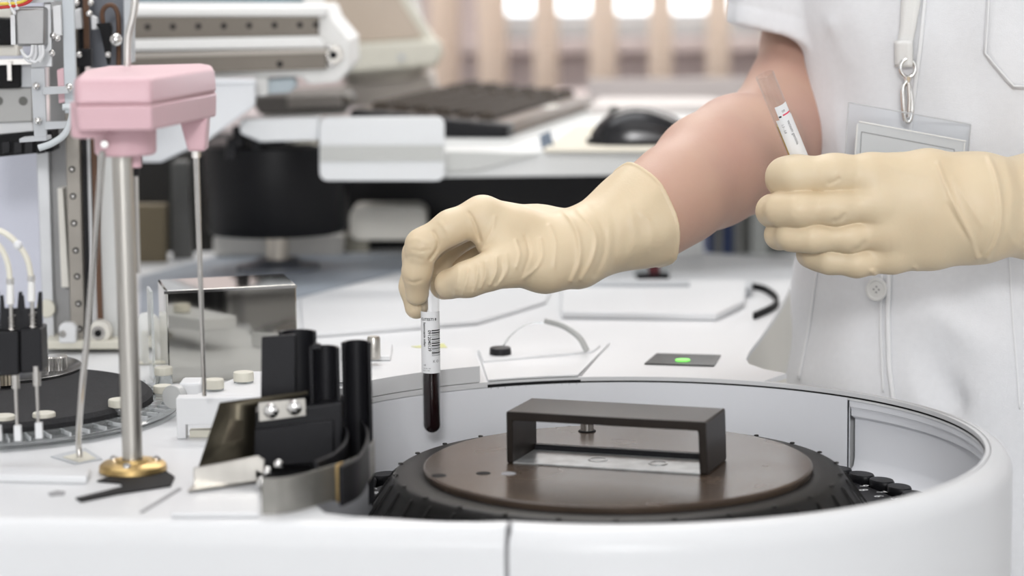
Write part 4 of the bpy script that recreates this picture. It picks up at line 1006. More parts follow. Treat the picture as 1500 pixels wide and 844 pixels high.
obj('dome', MB().lathe([(.0105, 0), (.0105, .028), (.0085, .036), (.004, .0395), (0, .04)], vc, 30), mat('milky_clear', (.85, .86, .85), .15, trans=.6, ior=1.1), cv, smooth=60)
obj('inner_block', MB().box(vc.x-.005, vc.x+.006, vc.y-.004, vc.y+.004, DZ+.002, DZ+.026), CREAM, cv, bevel=.001)
obj('cover_foot', MB().box(vc.x-.012, vc.x+.012, vc.y-.010, vc.y+.010, DZ+.0002, DZ+.003), CREAM, cv, bevel=.0008)

# ================================================================== two needle wash head at the left edge
py_ = 1.56
wh = thing('needle_wash_head', 'black comb shaped wash head with two fine needles at the left edge', 'wash head', gp(30, 548, py_))
m = MB(); quad(m, [(-40, 486), (27, 486), (28, 550), (-40, 554)], py_, .020); obj('head_block', m, BLACK, wh, bevel=.0012)
m = MB(); quad(m, [(29, 482), (60, 481), (62, 545), (30, 548)], py_+.002, .022); obj('head_block', m, BLACK, wh, bevel=.0012)
def comb(dx, w_):
    m = MB(); quad(m, [(dx, 488), (dx, 433), (dx+4, 433), (dx+6, 452), (dx+w_-8, 452), (dx+w_-6, 428), (dx+w_-1, 428), (dx+w_, 488)], py_+.008, .003); obj('comb_plate', m, BLACK, wh, bevel=.0004)
comb(0, 33); comb(30, 32); comb(-32, 31)
for px in (15, 46, -14):
    d_ = 0 if px < 40 else -4
    obj('nozzle', MB().cyl(gp(px, 415+d_, py_+.005), gp(px, 445+d_, py_+.005), .0022, .0026, 14), mat('milky_nozzle', (.8, .8, .78), .3), wh)
    obj('ferrule', MB().cyl(gp(px, 408+d_, py_+.005), gp(px, 416+d_, py_+.005), .0026, seg=12), CHROME, wh)
    obj('guide_pin', MB().cyl(gp(px+1, 445+d_, py_+.005), gp(px+2, 490+d_, py_+.005), .0014, seg=10), STEEL, wh)
    obj('spring', MB().tube([gp(px+1.5, 462+d_, py_+.005)+Vector((.0022*math.cos(k*.8), .0022*math.sin(k*.8), -.0003*k)) for k in range(40)], .0004, 5), STEEL, wh)
    obj('collar', MB().cyl(gp(px+7, 540+d_, py_+.004), gp(px+8, 569+d_, py_+.004), .0026, seg=16), STEEL, wh)
    obj('needle', MB().cyl(gp(px+8, 566+d_, py_+.004), gp(px+10, 630+d_, py_+.004), .0012, .0010, 10), STEEL, wh)
    obj('needle_tip', MB().box(gp(px+5, 625+d_, py_).x, gp(px+15, 625+d_, py_).x, py_, py_+.004, gp(px+9, 647+d_, py_).z, gp(px+9, 624+d_, py_).z), WHITE, wh, bevel=.0003)
for pth in (((15, 412), (11, 385), (0, 362), (-20, 345)), ((46, 408), (40, 380), (26, 358), (8, 342), (-20, 330))):
    obj('clear_hose', MB().tube(catmull([gp(a, b, py_+.005) for a, b in pth], 6), .0019, 10), mat('yellowed_hose', (.72, .70, .60), .25), wh, smooth=70)
c = gp(26, 359, py_+.003); obj('hose_clip', MB().ball(c, .003, 8), WHITE, wh)

# ================================================================== column with linear rail and belts
cy_ = 2.0
lc = thing('lift_column', 'grey lift column with bolted rail, belts and white pulley at the left', 'lift column', (gp(110, 500, cy_).x, cy_, DZ))
def part(name, pts, Y, dep, m, bev=0.0, parent=None):
    mb = MB(); quad(mb, pts, Y, dep); return obj(name, mb, m, parent or lc, bevel=bev)
zb_ = DZ
part('side_plate', [(52, 190), (70, 190), (80, 506), (64, 506)], cy_+.02, .06, ALU, .0006)
part('side_channel', [(69, -20), (93, -20), (104, 506), (79, 506)], cy_+.03, .05, mat('mid_grey_metal', (.30, .30, .30), .45, .5), .0005)
part('cover_strip', [(84, 276), (92, 276), (101, 421), (90, 421)], cy_+.012, .02, OFFW, .0004)
part('rail', [(90, -20), (110, -20), (124, 508), (104, 508)], cy_, .03, mat('rail_steel', (.30, .28, .25), .4, .8, var=.1), .0006)
for px, py in ((105.5, 248), (107, 287.5), (108.5, 327), (111, 367), (113, 405), (115, 445), (117, 482)):
    c = gp(px, py, cy_); obj('rail_bolt', MB().cyl(c+Vector((0, .001, 0)), c-Vector((0, .0006, 0)), .0026, seg=16), BLACKM, lc)
    obj('bolt_head', MB().cyl(c, c-Vector((0, .0012, 0)), .0013, seg=6), STEEL, lc)
part('toothed_belt', [(111, -20), (121, -20), (134, 500), (124, 500)], cy_+.012, .004, BLACK)
part('white_strip', [(121, 150), (129, 150), (141, 500), (134, 500)], cy_+.014, .004, WHITE)
part('brown_belt', [(131, 150), (139, 150), (151, 486), (143, 486)], cy_+.010, .004, BROWN)
part('rear_panel', [(139, 150), (176, 150), (184, 505), (150, 505)], cy_+.016, .01, mat('pale_panel', (.60, .61, .60), .5), .0005)
pc_ = gp(145, 487, cy_)
pu = obj('pulley', MB().cyl(pc_+Vector((0, .012, 0)), pc_-Vector((0, .004, 0)), .0098, seg=32), OFFW, lc, bevel=.001)
obj('pulley_ring', MB().cyl(pc_-Vector((0, .003, 0)), pc_-Vector((0, .0046, 0)), .0058, seg=24), STEEL, pu); obj('pulley_bolt', MB().cyl(pc_-Vector((0, .004, 0)), pc_-Vector((0, .006, 0)), .0030, seg=6), BLACKM, pu)
part('roller_block', [(86, 478), (92, 474), (104, 474), (111, 480), (111, 503), (86, 503)], cy_-.012, .012, WHITE, .002)
c = gp(92, 489, cy_-.012); obj('roller_screw', MB().cyl(c, c-Vector((0, .002, 0)), .0028, seg=12), STEEL, lc)
c = gp(68, 452, cy_+.018); obj('washer', MB().cyl(c+Vector((0, .003, 0)), c-Vector((0, .002, 0)), .0075, seg=20), CREAM, lc, bevel=.0006)
part('column_foot', [(62, 500), (186, 500), (188, 512), (60, 512)], cy_-.01, .09, CREAM, .001)
part('long_plate', [(90, -20), (107, -20), (112, 166), (95, 166)], cy_-.10, .006, mat('pale_blue_grey', (.56, .60, .63), .4), .0006)
part('vertical_strip', [(181, -20), (192, -20), (193, 92), (182, 92)], cy_-.02, .02, GREYP, .0006)
part('shaded_blue_grey_back', [(128, -20), (181, -20), (182, 100), (132, 100)], cy_+.03, .006, mat('shaded_blue_grey_back', (.13, .14, .16), .4, .3))  # blue-grey darkened so its colour holds the shade of the recess
part('upper_brown_belt', [(121, -20), (129, -20), (131, 80), (123, 80)], cy_-.01, .004, BROWN)
part('belt_clamp', [(112, 73), (133, 71), (134, 97), (113, 99)], cy_-.016, .01, BLACK, .001)
part('white_block', [(109, 14), (117, 12), (120, 42), (110, 43)], cy_-.014, .01, WHITE, .001)
part('white_block', [(133, 22), (141, 26), (142, 43), (134, 44)], cy_-.014, .01, WHITE, .001)
obj('belt_loop', MB().sheet([gp(*p, cy_-.012) for p in ((150, 30), (150, 30))][:1]+[gp(151, 30, cy_-.008)], .0, .0) if False else MB().tube(catmull([gp(151, 34, cy_-.012), gp(150, 18, cy_-.012), gp(156, 9, cy_-.012), gp(165, 8, cy_-.012), gp(172, 18, cy_-.012), gp(174, 40, cy_-.012), gp(174, 96, cy_-.012)], 5), .0020, 8), BROWN, lc, smooth=70)
part('black_funnel', [(140, 35), (161, 33), (163, 42), (160, 95), (157, 95), (146, 44)], cy_-.02, .01, BLACKM, .0008)
c = gp(170, 58, cy_-.03); obj('chrome_bolt', MB().ball(c, .0052, 10), CHROME, lc)
for px, py in ((112, 4), (133, 4), (131, 20), (116, 80), (158, 80)):
    c = gp(px, py, cy_-.02); obj('small_screw', MB().ball(c, .0026, 8), CHROME, lc)

# motor and brackets upper left
my_ = 1.88
mo = thing('stepper_motor', 'square grey stepper motor with white leads at the upper left', 'motor', gp(48, 68, my_))
part('motor_case', [(22, 11), (66, 11), (66, 68), (24, 68)], my_, .035, mat('cast_metal', (.34, .34, .34), .4, .8, var=.15), .002, mo)
part('motor_flange', [(64, 4), (74, 4), (76, 98), (46, 100), (46, 70), (66, 70)], my_+.012, .004, ALU, .0006, mo)
part('white_bracket', [(77, 8), (88, 8), (90, 52), (79, 52)], my_+.01, .006, WHITE, .0006, mo)
part('top_plate', [(14, -10), (78, -10), (80, 3), (14, 6)], my_+.004, .03, GREYP, .0006, mo)
part('left_plate', [(15, 22), (22, 22), (23, 66), (16, 66)], my_+.002, .02, WHITE, .0005, mo)
for i, pth in enumerate((((52, 66), (52, 82), (46, 90), (38, 86), (31, 72)), ((58, 66), (59, 82), (52, 91), (44, 88)), ((48, 66), (46, 80), (40, 84), (33, 78)), ((62, 66), (63, 80), (57, 90)))):
    obj('lead', MB().tube(catmull([gp(a, b, my_-.004-.002*i) for a, b in pth], 5), .0013, 8), WHITE, mo, smooth=70)
for m_, pth in ((REDCAB, ((-10, 12), (20, 9), (40, 4), (52, -8))), (YELCAB, ((-10, 6), (18, 5), (34, 2), (46, -8))), (WHITE, ((12, -6), (16, 10), (22, 20))), (WHITE, ((20, -6), (24, 6), (26, 14)))):
    obj('cable', MB().tube(catmull([gp(a, b, my_-.006) for a, b in pth], 5), .0013, 8), m_, mo, smooth=70)
for px, py in ((76, 78), (78, 52), (84, 56)):
    c = gp(px, py, my_+.008); obj('motor_screw', MB().ball(c, .0026, 8), CHROME, mo)
brk = thing('pipette_bracket', 'pale grey bolted bracket plate with a curved hose below the motor', 'bracket', gp(56, 205, my_))
part('bracket_plate', [(45, 100), (65, 100), (68, 202), (50, 203)], my_+.006, .004, GREYP, .0005, brk)
part('upper_arm', [(62, 128), (100, 127), (100, 137), (62, 139)], my_, .010, GREYP, .0006, brk)
part('lower_arm', [(65, 179), (100, 178), (100, 188), (65, 190)], my_, .010, GREYP, .0006, brk)
part('pink_block', [(83, 102), (93, 100), (95, 150), (86, 152)], my_+.02, .02, PINK, .001, brk)
for px, py in ((53, 126), (56, 177), (101, 128)):
    c = gp(px, py, my_+.002); obj('bracket_screw', MB().ball(c, .0030, 8), CHROME, brk)
obj('curved_hose', MB().tube(catmull([gp(92, 157, my_-.006), gp(104, 158, my_-.006), gp(105, 172, my_-.006), (gp(95, 196, my_-.006)), gp(76, 210, my_-.006), gp(57, 217, my_-.006)], 6), .0026, 10), mat('pale_hose', (.60, .64, .66), .3), brk, smooth=70)
part('foot_lip', [(28, 203), (68, 200), (69, 206), (28, 209)], my_+.004, .02, GREYP, .0005, brk)
gb = thing('gantry_beam', 'taupe drilled crossbeam over a black cable channel at the upper left edge', 'beam', gp(20, 230, 1.97))
part('beam', [(-60, 131), (47, 128), (48, 178), (-60, 182)], 1.96, .03, mat('pale_taupe', (.36, .36, .35), .45, .3), .001, gb)
for px in (-2, 34): c = gp(px, 148, 1.96); obj('beam_hole', MB().cyl(c+Vector((0, .001, 0)), c-Vector((0, .0004, 0)), .0036, seg=18), DKGREYB, gb)
part('white_apron', [(-60, 180), (47, 176), (50, 192), (-60, 202)], 1.965, .02, WHITE, .001, gb)
part('cable_channel', [(-60, 206), (76, 191), (78, 222), (-60, 236)], 1.955, .03, BLACKM, .001, gb)
for px in (8, 26, 42, 60): part('channel_link', [(px-6, 208), (px+6, 207), (px+6, 224), (px-6, 226)], 1.952, .004, BLACK, .0005, gb)
part('black_mechanism', [(-30, 26), (17, 28), (17, 66), (-30, 66)], 1.94, .03, BLACKM, .001, gb)
part('white_bar', [(-30, 66), (26, 66), (27, 82), (-30, 82)], 1.95, .02, OFFW, .001, gb)
part('slide_rod', [(-30, 88), (48, 86), (48, 94), (-30, 96)], 1.945, .006, STEEL, 0, gb)
part('slide_block', [(-30, 96), (30, 94), (30, 128), (-30, 130)], 1.95, .02, BLACKM, .001, gb)
part('slide_pin', [(10, 90), (16, 90), (17, 118), (11, 118)], 1.94, .006, STEEL, 0, gb)
part('upright', [(30, 92), (46, 91), (46, 128), (31, 128)], 1.955, .01, GREYP, .0005, gb)
part('white_face', [(-30, -20), (16, -20), (16, 26), (-30, 26)], 1.97, .01, OFFW, .0005, gb)
# pale instrument wall behind column
iw = thing('instrument_back_panel', 'pale lavender instrument panel behind the wash head at far left', 'panel', gp(0, 505, 2.16))
part('panel_sheet', [(-160, -40), (62, -40), (70, 512), (-160, 512)], 2.16, .012, mat('lavender_white', (.54, .555, .63), .4), .001, iw)
part('panel_foot', [(-160, 496), (70, 496), (72, 514), (-160, 514)], 2.14, .05, CREAM, .001, iw)

# ================================================================== black tube guide beside the well
hy = 1.53
gd_ = thing('tube_guide', 'black tube loading guide of tall curved shields on the edge of the well', 'tube guide', zp(430, 700, DZ))
def arcsheet(name, pts, Ys, top_y, h, th, m, bev=.0004):
    path = []
    for (px, py), Yv in zip(pts, Ys): path.append(gp(px, py, Yv))
    zt_ = sum(p.z for p in path)/len(path)
    path = catmull(path, 5)
    return obj(name, MB().sheet(path, h, th), m, gd_, bevel=bev)
def shield(name, pxs, py, Yc, dep, pybot, m=BLACK, taper=0):
    n_ = 12; a, b = gp(pxs[0], py, Yc), gp(pxs[1], py, Yc); zbm = gp(pxs[0], pybot, Yc).z; r_ = (b.x-a.x)/2; cx_ = (a.x+b.x)/2
    path = [Vector((cx_-r_*math.cos(t), Yc+dep*math.sin(t), a.z)) for t in np.linspace(0, PI, n_)]
    return obj(name, MB().sheet(path, a.z-zbm, .0022), m, gd_, bevel=.0004)
m = MB(); quad(m, [(383, 494), (432, 490), (432, 640), (381, 640)], hy+.004, .003); obj('shield', m, BLACK, gd_, bevel=.0006)
shield('shield', (410, 461), 486, hy+.010, .010, 660)
shield('shield', (455, 495), 510, hy, .012, 690)
m = MB(); quad(m, [(456, 506), (462, 503), (470, 505), (471, 512), (456, 512)], hy-.004, .004); obj('shield_hook', m, BLACK, gd_, bevel=.0005)
shield('shield', (502, 541), 502, hy+.02, .011, 690)
m = MB(); quad(m, [(366, 606), (500, 590), (503, 680), (368, 686)], hy-.008, .030); obj('guide_block', m, BLACK, gd_, bevel=.0015)
m = MB(); quad(m, [(370, 630), (488, 616), (490, 676), (371, 684)], hy-.0115, .006); obj('guide_step', m, BLACK, gd_, bevel=.0010)
def curve_wall(name, pts, z0, h, th, m):
    return obj(name, MB().sheet(catmull([zp(px, py, z0) for px, py in pts], 6), h, th), m, gd_, bevel=.0003, smooth=50)
curve_wall('curved_guide', [(497, 618), (508, 630), (505, 648), (489, 664), (462, 676)], DZ+.026, .026, .0020, BLACK)
curve_wall('curved_guide', [(527, 612), (537, 628), (537, 648), (524, 670), (498, 684)], DZ+.026, .024, .0022, BLACK)
curve_wall('metal_guard', [(382, 701), (412, 700), (444, 694), (478, 684), (508, 675), (533, 662), (548, 643)], DZ+.0215, .0215, .0008, GUARD)
gs = curve_wall('guard_edge', [(493, 681), (497, 679), (501, 677)], DZ+.0225, .023, .0016, BRASS)
m = MB(); quad(m, [(322, 591), (450, 573), (452, 581), (330, 602), (304, 692), (291, 690)], hy-.020, .0012)
m = MB(); m.add([gp(322, 590, hy-.006), gp(451, 573, hy-.010), gp(451, 578, hy-.010), gp(375, 596, hy-.008), gp(372, 668, hy-.014), gp(289, 690, hy-.020)], [(0, 1, 2, 3, 4, 5)])
bz = obj('bronze_plate', m, BRONZE, gd_); sd = bz.modifiers.new('thickness', 'SOLIDIFY'); sd.thickness = .0014
m = MB(); quad(m, [(378, 590), (447, 584), (449, 609), (379, 618)], hy-.0125, .0012); obj('screw_plate', m, STEELB, gd_, bevel=.0004)
for px, py in ((397, 602), (431, 597)):
    c = gp(px, py, hy-.013); obj('dome_screw', MB().ball(c, .0050, 12, 1, .6, 1), CHROME, gd_, smooth=80)
m = MB(); quad(m, [(283, 686), (378, 668), (388, 674), (386, 696), (376, 690), (376, 704), (284, 716)], 1.480, .002); obj('angle_bracket', m, STEELB, gd_, bevel=.0006)
m = MB(); m.prism([zp(283, 713, DZ+.001), zp(377, 701, DZ+.001), zp(377, 707, DZ+.001), zp(275, 721, DZ+.001)], (0, 0, .0012)); obj('bracket_foot', m, STEELB, gd_)
for px, py, r_ in ((408, 680, .003), (392, 690, .003), (383, 706, .0035), (488, 727, .003)):
    c = gp(px, py, 1.472); obj('guard_screw', MB().ball(c, r_, 8), CHROME, gd_)
m = MB(); quad(m, [(538, 650), (548, 660), (549, 735), (540, 742)], hy+.005, .008); obj('end_post', m, BLACK, gd_, bevel=.001)
obj('guide_foot', MB().prism([zp(384, 728, DZ), zp(460, 716, DZ), zp(500, 700, DZ), zp(500, 660, DZ), zp(372, 680, DZ)], (0, 0, .0012)), BLACKM, gd_)

# ================================================================== rear of the analyser: console bench, rails, monitor
def bpart(root, name, pts, Y, dep, m, bev=0.0):
    mb = MB(); quad(mb, pts, Y, dep); return obj(name, mb, m, root, bevel=bev)
TZ = 1.022
cb_ = thing('console_bench', 'white console shelf behind the gloved hand carrying keyboard and mouse', 'console', (0.2, 2.7, DZ))
f1 = zp(1130, 222, TZ); tl = zp(640, 212, TZ)
obj('bench_top', MB().box(-0.16, 0.46, 2.47, 3.18, TZ-.026, TZ), BENCHM, cb_, bevel=.002)
obj('under_shade_box', MB().box(-0.55, 0.10, 2.86, 3.15, 0.0, TZ-.027), BLACKM, cb_, bevel=.002)  # black box added to keep the space under the shelf dark
obj('dark_crossbar', MB().box(gp(505, 285, 2.75).x, gp(880, 285, 2.75).x, 2.75, 2.80, gp(600, 312, 2.75).z, gp(600, 258, 2.75).z), BLACK, cb_, bevel=.002)
obj('keyboard_wedge', MB().prism([zp(648, 213, TZ), zp(748, 211, TZ), zp(870, 166, TZ), zp(800, 160, TZ), zp(600, 172, TZ)], (0, 0, .004)), BENCHM, cb_, bevel=.001)
bpart(cb_, 'bench_step', [(700, 222), (790, 226), (700, 250), (650, 252), (650, 222)], 2.46, .01, mat('shade_grey_paint', (.55, .56, .54), .5), .001)
fp = thing('white_front_panel', 'white rounded front panel with a grey band below the rail unit', 'panel', gp(560, 265, 2.38))
def rrect(x0, y0, x1, y1, r, n=5):
    P = []
    for cx_, cy2, a0 in ((x1-r, y0+r, -90), (x1-r, y1-r, 0), (x0+r, y1-r, 90), (x0+r, y0+r, 180)):
        for t in np.linspace(a0, a0+90, n): P.append((cx_+r*math.cos(math.radians(t)), cy2+r*math.sin(math.radians(t))))
    return P
bpart(fp, 'panel_body', rrect(468, 172, 651, 265, 12), 2.38, .012, mat('panel_white', (.74, .76, .77), .4), .001)
bpart(fp, 'grey_band', [(469, 214), (650, 213), (650, 236), (469, 237)], 2.377, .004, mat('band_grey', (.50, .51, .49), .5))
bpart(fp, 'panel_shelf', [(350, 176), (468, 172), (468, 205), (380, 208), (352, 196)], 2.385, .035, mat('panel_white', (.74, .76, .77), .4), .002)

# keyboard
k0 = Vector((-.004, 2.585, TZ+.004)); kd = Vector((.108, .445, 0)).normalized(); kx = Vector((-kd.y, kd.x, 0)); KL, KW = .455, .172
kb = thing('keyboard', 'brown grey computer keyboard lying on the white console shelf', 'keyboard', k0)
def kp(a, b, z): return k0+kd*a+kx*b+up*z
obj('key_frame', MB().add([kp(a, b, z) for (a, b) in ((0, 0), (KL, 0), (KL, KW), (0, KW)) for z in ((0.0, .014) if b == 0 else (0.0, .030))],
    [(0, 2, 4, 6), (1, 7, 5, 3), (0, 1, 3, 2), (2, 3, 5, 4), (4, 5, 7, 6), (6, 7, 1, 0)]), KEYF, kb, bevel=.004)
obj('end_cap', MB().add([kp(a, b, z) for (a, b) in ((-.003, -.002), (.03, -.002), (.03, KW), (-.003, KW)) for z in ((0.0, .0145) if b < 0.01 else (0.0, .0305))],
    [(0, 2, 4, 6), (1, 7, 5, 3), (0, 1, 3, 2), (2, 3, 5, 4), (4, 5, 7, 6), (6, 7, 1, 0)]), BLACK, kb, bevel=.004)
ks = MB()
for r_ in range(6):
    for c in range(22):
        a, b = .034+c*.0188, .022+r_*.0235; zz = .014+.016*b/KW
        if c in (15, 19) : continue
        ks.add([kp(a+i*.0155+(.0015 if z > .004 else 0)*(1-2*i), b+j*.0185+(.002 if z > .004 else 0)*(1-2*j), zz+z) for i in (0, 1) for j in (0, 1) for z in (0, .0085)], [(0,1,3,2),(4,6,7,5),(0,4,5,1),(2,3,7,6),(0,2,6,4),(1,5,7,3)])
kk = obj('keys', ks, KEYB, kb); kk['kind'] = 'stuff'
obj('key_label_strip', MB().add([kp(a, b, .0145+.016*b/KW) for a, b in ((.24, .006), (.30, .006), (.30, .018), (.24, .018))], [(0, 1, 2, 3)]), OFFW, kb)

# mouse on a pad, papers
ms0 = zp(945, 213, TZ+.003)
pd = tag(obj('mouse_pad', MB().prism([zp(795, 219, TZ+.003), zp(1050, 219, TZ+.003), zp(1010, 183, TZ+.003), zp(842, 183, TZ+.003)], (0, 0, -.0028)), mat('cream_pad', (.70, .66, .56), .8), bevel=.0008), 'cream mouse pad lying under the black mouse', 'mouse pad')
mo_ = thing('computer_mouse', 'black computer mouse standing on the cream pad at the shelf edge', 'mouse', ms0)
mm = MB(); n_ = 18; rows_ = []
for i in range(n_+1):
    t = i/n_; x = -.060+.118*t; w_ = .031*math.sqrt(max(0.02, 1-(2*t-1)**4)); hgt = .002+.036*(math.sin(PI*min(1, t*.95+.02)**.75)**.8)
    rows_.append([(x, w_*math.cos(a), hgt*math.sin(a)**.8 if math.sin(a) > 1e-6 else 0) for a in np.linspace(0, PI, 13)])
vs = [Vector(p)+Vector((ms0.x+.006, ms0.y+.030, ms0.z)) for r_ in rows_ for p in r_]; k = 13
fs = [(i*k+j, i*k+j+1, (i+1)*k+j+1, (i+1)*k+j) for i in range(n_) for j in range(k-1)]+[(i*k, (i+1)*k, (i+1)*k+k-1, i*k+k-1) for i in range(n_)]+[tuple(range(k)), tuple(n_*k+j for j in range(k))]
mm.add(vs, fs); obj('shell', mm, mat('gloss_black', (.012, .012, .014), .22), mo_, smooth=50)
obj('wheel', MB().cyl(Vector((ms0.x-.030, ms0.y+.028, ms0.z+.0325)), Vector((ms0.x-.030, ms0.y+.034, ms0.z+.0325)), .006, seg=16), GREYB, mo_)
obj('skirt', MB().prism([Vector((ms0.x+.004+.0625*math.cos(a), ms0.y+.030+.034*math.sin(a), ms0.z)) for a in np.linspace(0, 2*PI, 28, endpoint=False)], (0, 0, .006)), BLACK, mo_, bevel=.001)
tag(obj('paper_stack', MB().prism([zp(858, 168, TZ), zp(1100, 166, TZ), zp(1040, 154, TZ), zp(880, 154, TZ)], (0, 0, .010)), mat('grey_paper', (.66, .62, .60), .8), bevel=.001), 'low pile of grey paper behind the mouse', 'paper')
bs = zp(790, 222, TZ); tag(obj('blue_clip', MB().prism([gp(790, 200, 2.50), gp(806, 192, 2.50), gp(812, 214, 2.50), gp(794, 224, 2.50)], (0, .012, 0)), mat('slate_blue', (.16, .20, .26), .5), bevel=.001), 'small slate blue clip on the shelf edge beside the pad', 'clip')

# rail unit
ry = 2.36
ru = thing('rail_unit', 'white transport unit with two drilled taupe rails over the black drum', 'transport unit', gp(350, 130, ry))
WG = mat('housing_white', (.76, .76, .74), .4)
bpart(ru, 'housing', [(150, 9), (478, 9), (486, 30), (511, 60), (513, 100), (496, 120), (452, 124), (440, 112), (150, 118)], ry+.012, .16, WG, .003)
bpart(ru, 'top_lip', [(150, 12), (478, 10), (479, 24), (150, 24)], ry, .02, WG, .002)
bpart(ru, 'upper_rail', [(150, 23), (467, 22), (466, 52), (150, 58)], ry+.004, .012, TAUPE, .001)
for i in range(9):
    px = 179+i*37.2
    if px > 465: px = 463
    c = gp(px, 40-i*.5, ry+.004); obj('rail_hole', MB().cyl(c+Vector((0, .001, 0)), c-Vector((0, .0006, 0)), .0028, seg=14), BLACKM, ru)
bpart(ru, 'middle_lip', [(150, 59), (466, 53), (477, 64), (477, 70), (150, 75)], ry-.004, .018, WG, .002)
bpart(ru, 'dark_gap', [(150, 75), (476, 69), (476, 72), (150, 79)], ry+.002, .01, DKGREYB)
bpart(ru, 'lower_rail', [(150, 79), (478, 71), (478, 101), (150, 112)], ry-.002, .014, TAUPE, .001)
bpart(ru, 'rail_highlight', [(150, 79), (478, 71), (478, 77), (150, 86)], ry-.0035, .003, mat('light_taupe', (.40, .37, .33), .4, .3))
c = gp(410, 94, ry-.002); obj('rail_hole', MB().cyl(c+Vector((0, .001, 0)), c-Vector((0, .0006, 0)), .0030, seg=14), BLACKM, ru)
c = gp(489, 80, ry+.008); kb2 = obj('end_knob', MB().cyl(c+Vector((0, .006, 0)), c-Vector((0, .006, 0)), .0088, seg=24), STEELB, ru, bevel=.001)
obj('knob_hub', MB().cyl(c-Vector((0, .005, 0)), c-Vector((0, .008, 0)), .004, seg=16), BLACKM, kb2); 
for dx, dy in ((-8, 4), (-3, 14), (-6, -9)): q_ = gp(489+dx, 80+dy, ry+.006); obj('knob_bolt', MB().ball(q_-Vector((0, .004, 0)), .0028, 8), CHROME, ru)
bpart(ru, 'blue_clamp', [(392, 116), (430, 113), (434, 126), (424, 136), (392, 138)], ry+.03, .03, PALEBLUE, .002)
bpart(ru, 'clamp_block', [(372, 112), (392, 110), (392, 140), (372, 142)], ry+.02, .03, WG, .002)
bpart(ru, 'swing_bracket', [(205, 116), (374, 116), (373, 155), (304, 206), (236, 238), (206, 238)], 2.34, .012, mat('bracket_white', (.74, .76, .78), .45), .002)
bpart(ru, 'bracket_rib', [(206, 118), (374, 118), (374, 123), (206, 123)], 2.336, .01, mat('bracket_white', (.74, .76, .78), .45), .001)
# analyzer window behind the rail unit
aw = thing('tinted_hood', 'blue tinted hood window above the white transport unit', 'hood', gp(330, 10, 2.62))
bpart(aw, 'hood_glass', [(185, -60), (440, -60), (446, 14), (185, 14)], 2.62, .01, TEAL, .001)
bpart(aw, 'hood_frame', [(440, -60), (466, -60), (474, 14), (446, 14)], 2.61, .03, WG, .001)

# monitor
myb = 2.95
mn = thing('monitor', 'old cream computer monitor with a dim beige screen seen from the front', 'monitor', gp(560, 128, myb))
bpart(mn, 'bezel', [(455, -120), (585, -120), (598, 0), (640, 62), (648, 78), (640, 98), (520, 108), (500, 108), (470, 60)], myb, .04, CREAM, .006)
bpart(mn, 'screen', [(462, -110), (572, -110), (585, 0), (620, 55), (505, 64), (470, 0)], myb-.004, .006, SCREEN, .002)
bpart(mn, 'casing', [(470, -120), (580, -120), (625, 100), (600, 118), (510, 122), (480, 100)], myb+.04, .22, mat('casing_cream', (.52, .48, .42), .5), .01)
bpart(mn, 'lower_bezel', [(498, 66), (644, 58), (650, 78), (640, 96), (520, 108), (503, 104)], myb-.012, .016, CREAM, .006)
c = gp(588, 84, myb-.013); obj('power_button', MB().cyl(c, c-Vector((0, .003, 0)), .004, seg=16), GREYP, mn)
bpart(mn, 'monitor_foot', [(505, 120), (630, 108), (640, 152), (470, 160)], myb+.06, .16, mat('foot_grey', (.42, .38, .34), .5), .004)
# printer-like low case under the rail unit
pr_ = thing('dark_drawer_unit', 'dark grey drawer unit under the white transport unit end', 'drawer unit', gp(440, 165, 2.62))
bpart(pr_, 'drawer_case', [(362, 140), (502, 136), (512, 148), (508, 164), (380, 168)], 2.62, .12, mat('warm_dark_grey', (.12, .11, .10), .5), .003)
bpart(pr_, 'drawer_front', [(420, 142), (498, 138), (502, 156), (420, 160)], 2.612, .01, mat('warm_grey', (.24, .22, .20), .5), .002)
bpart(pr_, 'flat_tray', [(380, 168), (505, 160), (508, 168), (400, 176)], 2.64, .05, OFFW, .002)
c = gp(510, 146, 2.62); obj('drawer_knob', MB().ball(c, .004, 8), TAUPE, pr_)

# black drum on its shaft
dc = gp(405, 300, 2.5); dcx = dc.x
dm = thing('black_drum', 'large black drum turning on a silver shaft behind the stainless box', 'drum', (dcx, 2.5, DZ))
z1_, z0_ = gp(405, 214, 2.43).z, gp(405, 350, 2.43).z
obj('drum_body', MB().lathe([(0, z1_), (.066, z1_), (.072, z1_-.004), (.0735, z1_-.03), (.0735, z0_+.006), (.070, z0_), (0, z0_)], (dcx, 2.5, 0), 64), mat('drum_black', (.007, .007, .008), .4, spec=.2), dm, smooth=40)
obj('drum_top', MB().lathe([(0, z1_+.014), (.03, z1_+.014), (.036, z1_+.002), (.036, z1_-.001), (0, z1_-.001)], (dcx, 2.5, 0), 32), BLACK, dm)
obj('shaft', MB().cyl((dcx, 2.5, DZ), (dcx, 2.5, z0_+.002), .012, seg=28), mat('warm_shaft', (.5, .46, .40), .3, .9), dm)
obj('shaft_base', MB().lathe([(0, .012), (.022, .012), (.030, .008), (.042, .006), (.043, 0), (0, 0)], (dcx, 2.5, DZ), 40), mat('dark_base', (.10, .11, .13), .4), dm)
for px, py, r_ in ((350, 196, .008), (378, 210, .010), (340, 214, .007)):
    c = gp(px, py, 2.44); obj('drum_fitting', MB().cyl(c-up*.012, c+up*.008, r_, r_*.8, 16), BLACK, dm)
wp = thing('white_valve', 'cream round valve fitting on top of the black drum', 'valve', gp(440, 226, 2.46))
c = gp(447, 222, 2.455); obj('valve_body', MB().ball(c, .014, 10, 1.3, .8, .8), CREAM, wp)
obj('valve_stem', MB().cyl(c-Vector((.012, 0, .006)), c-Vector((.03, 0, -.008)), .005, seg=12), BLACK, wp)
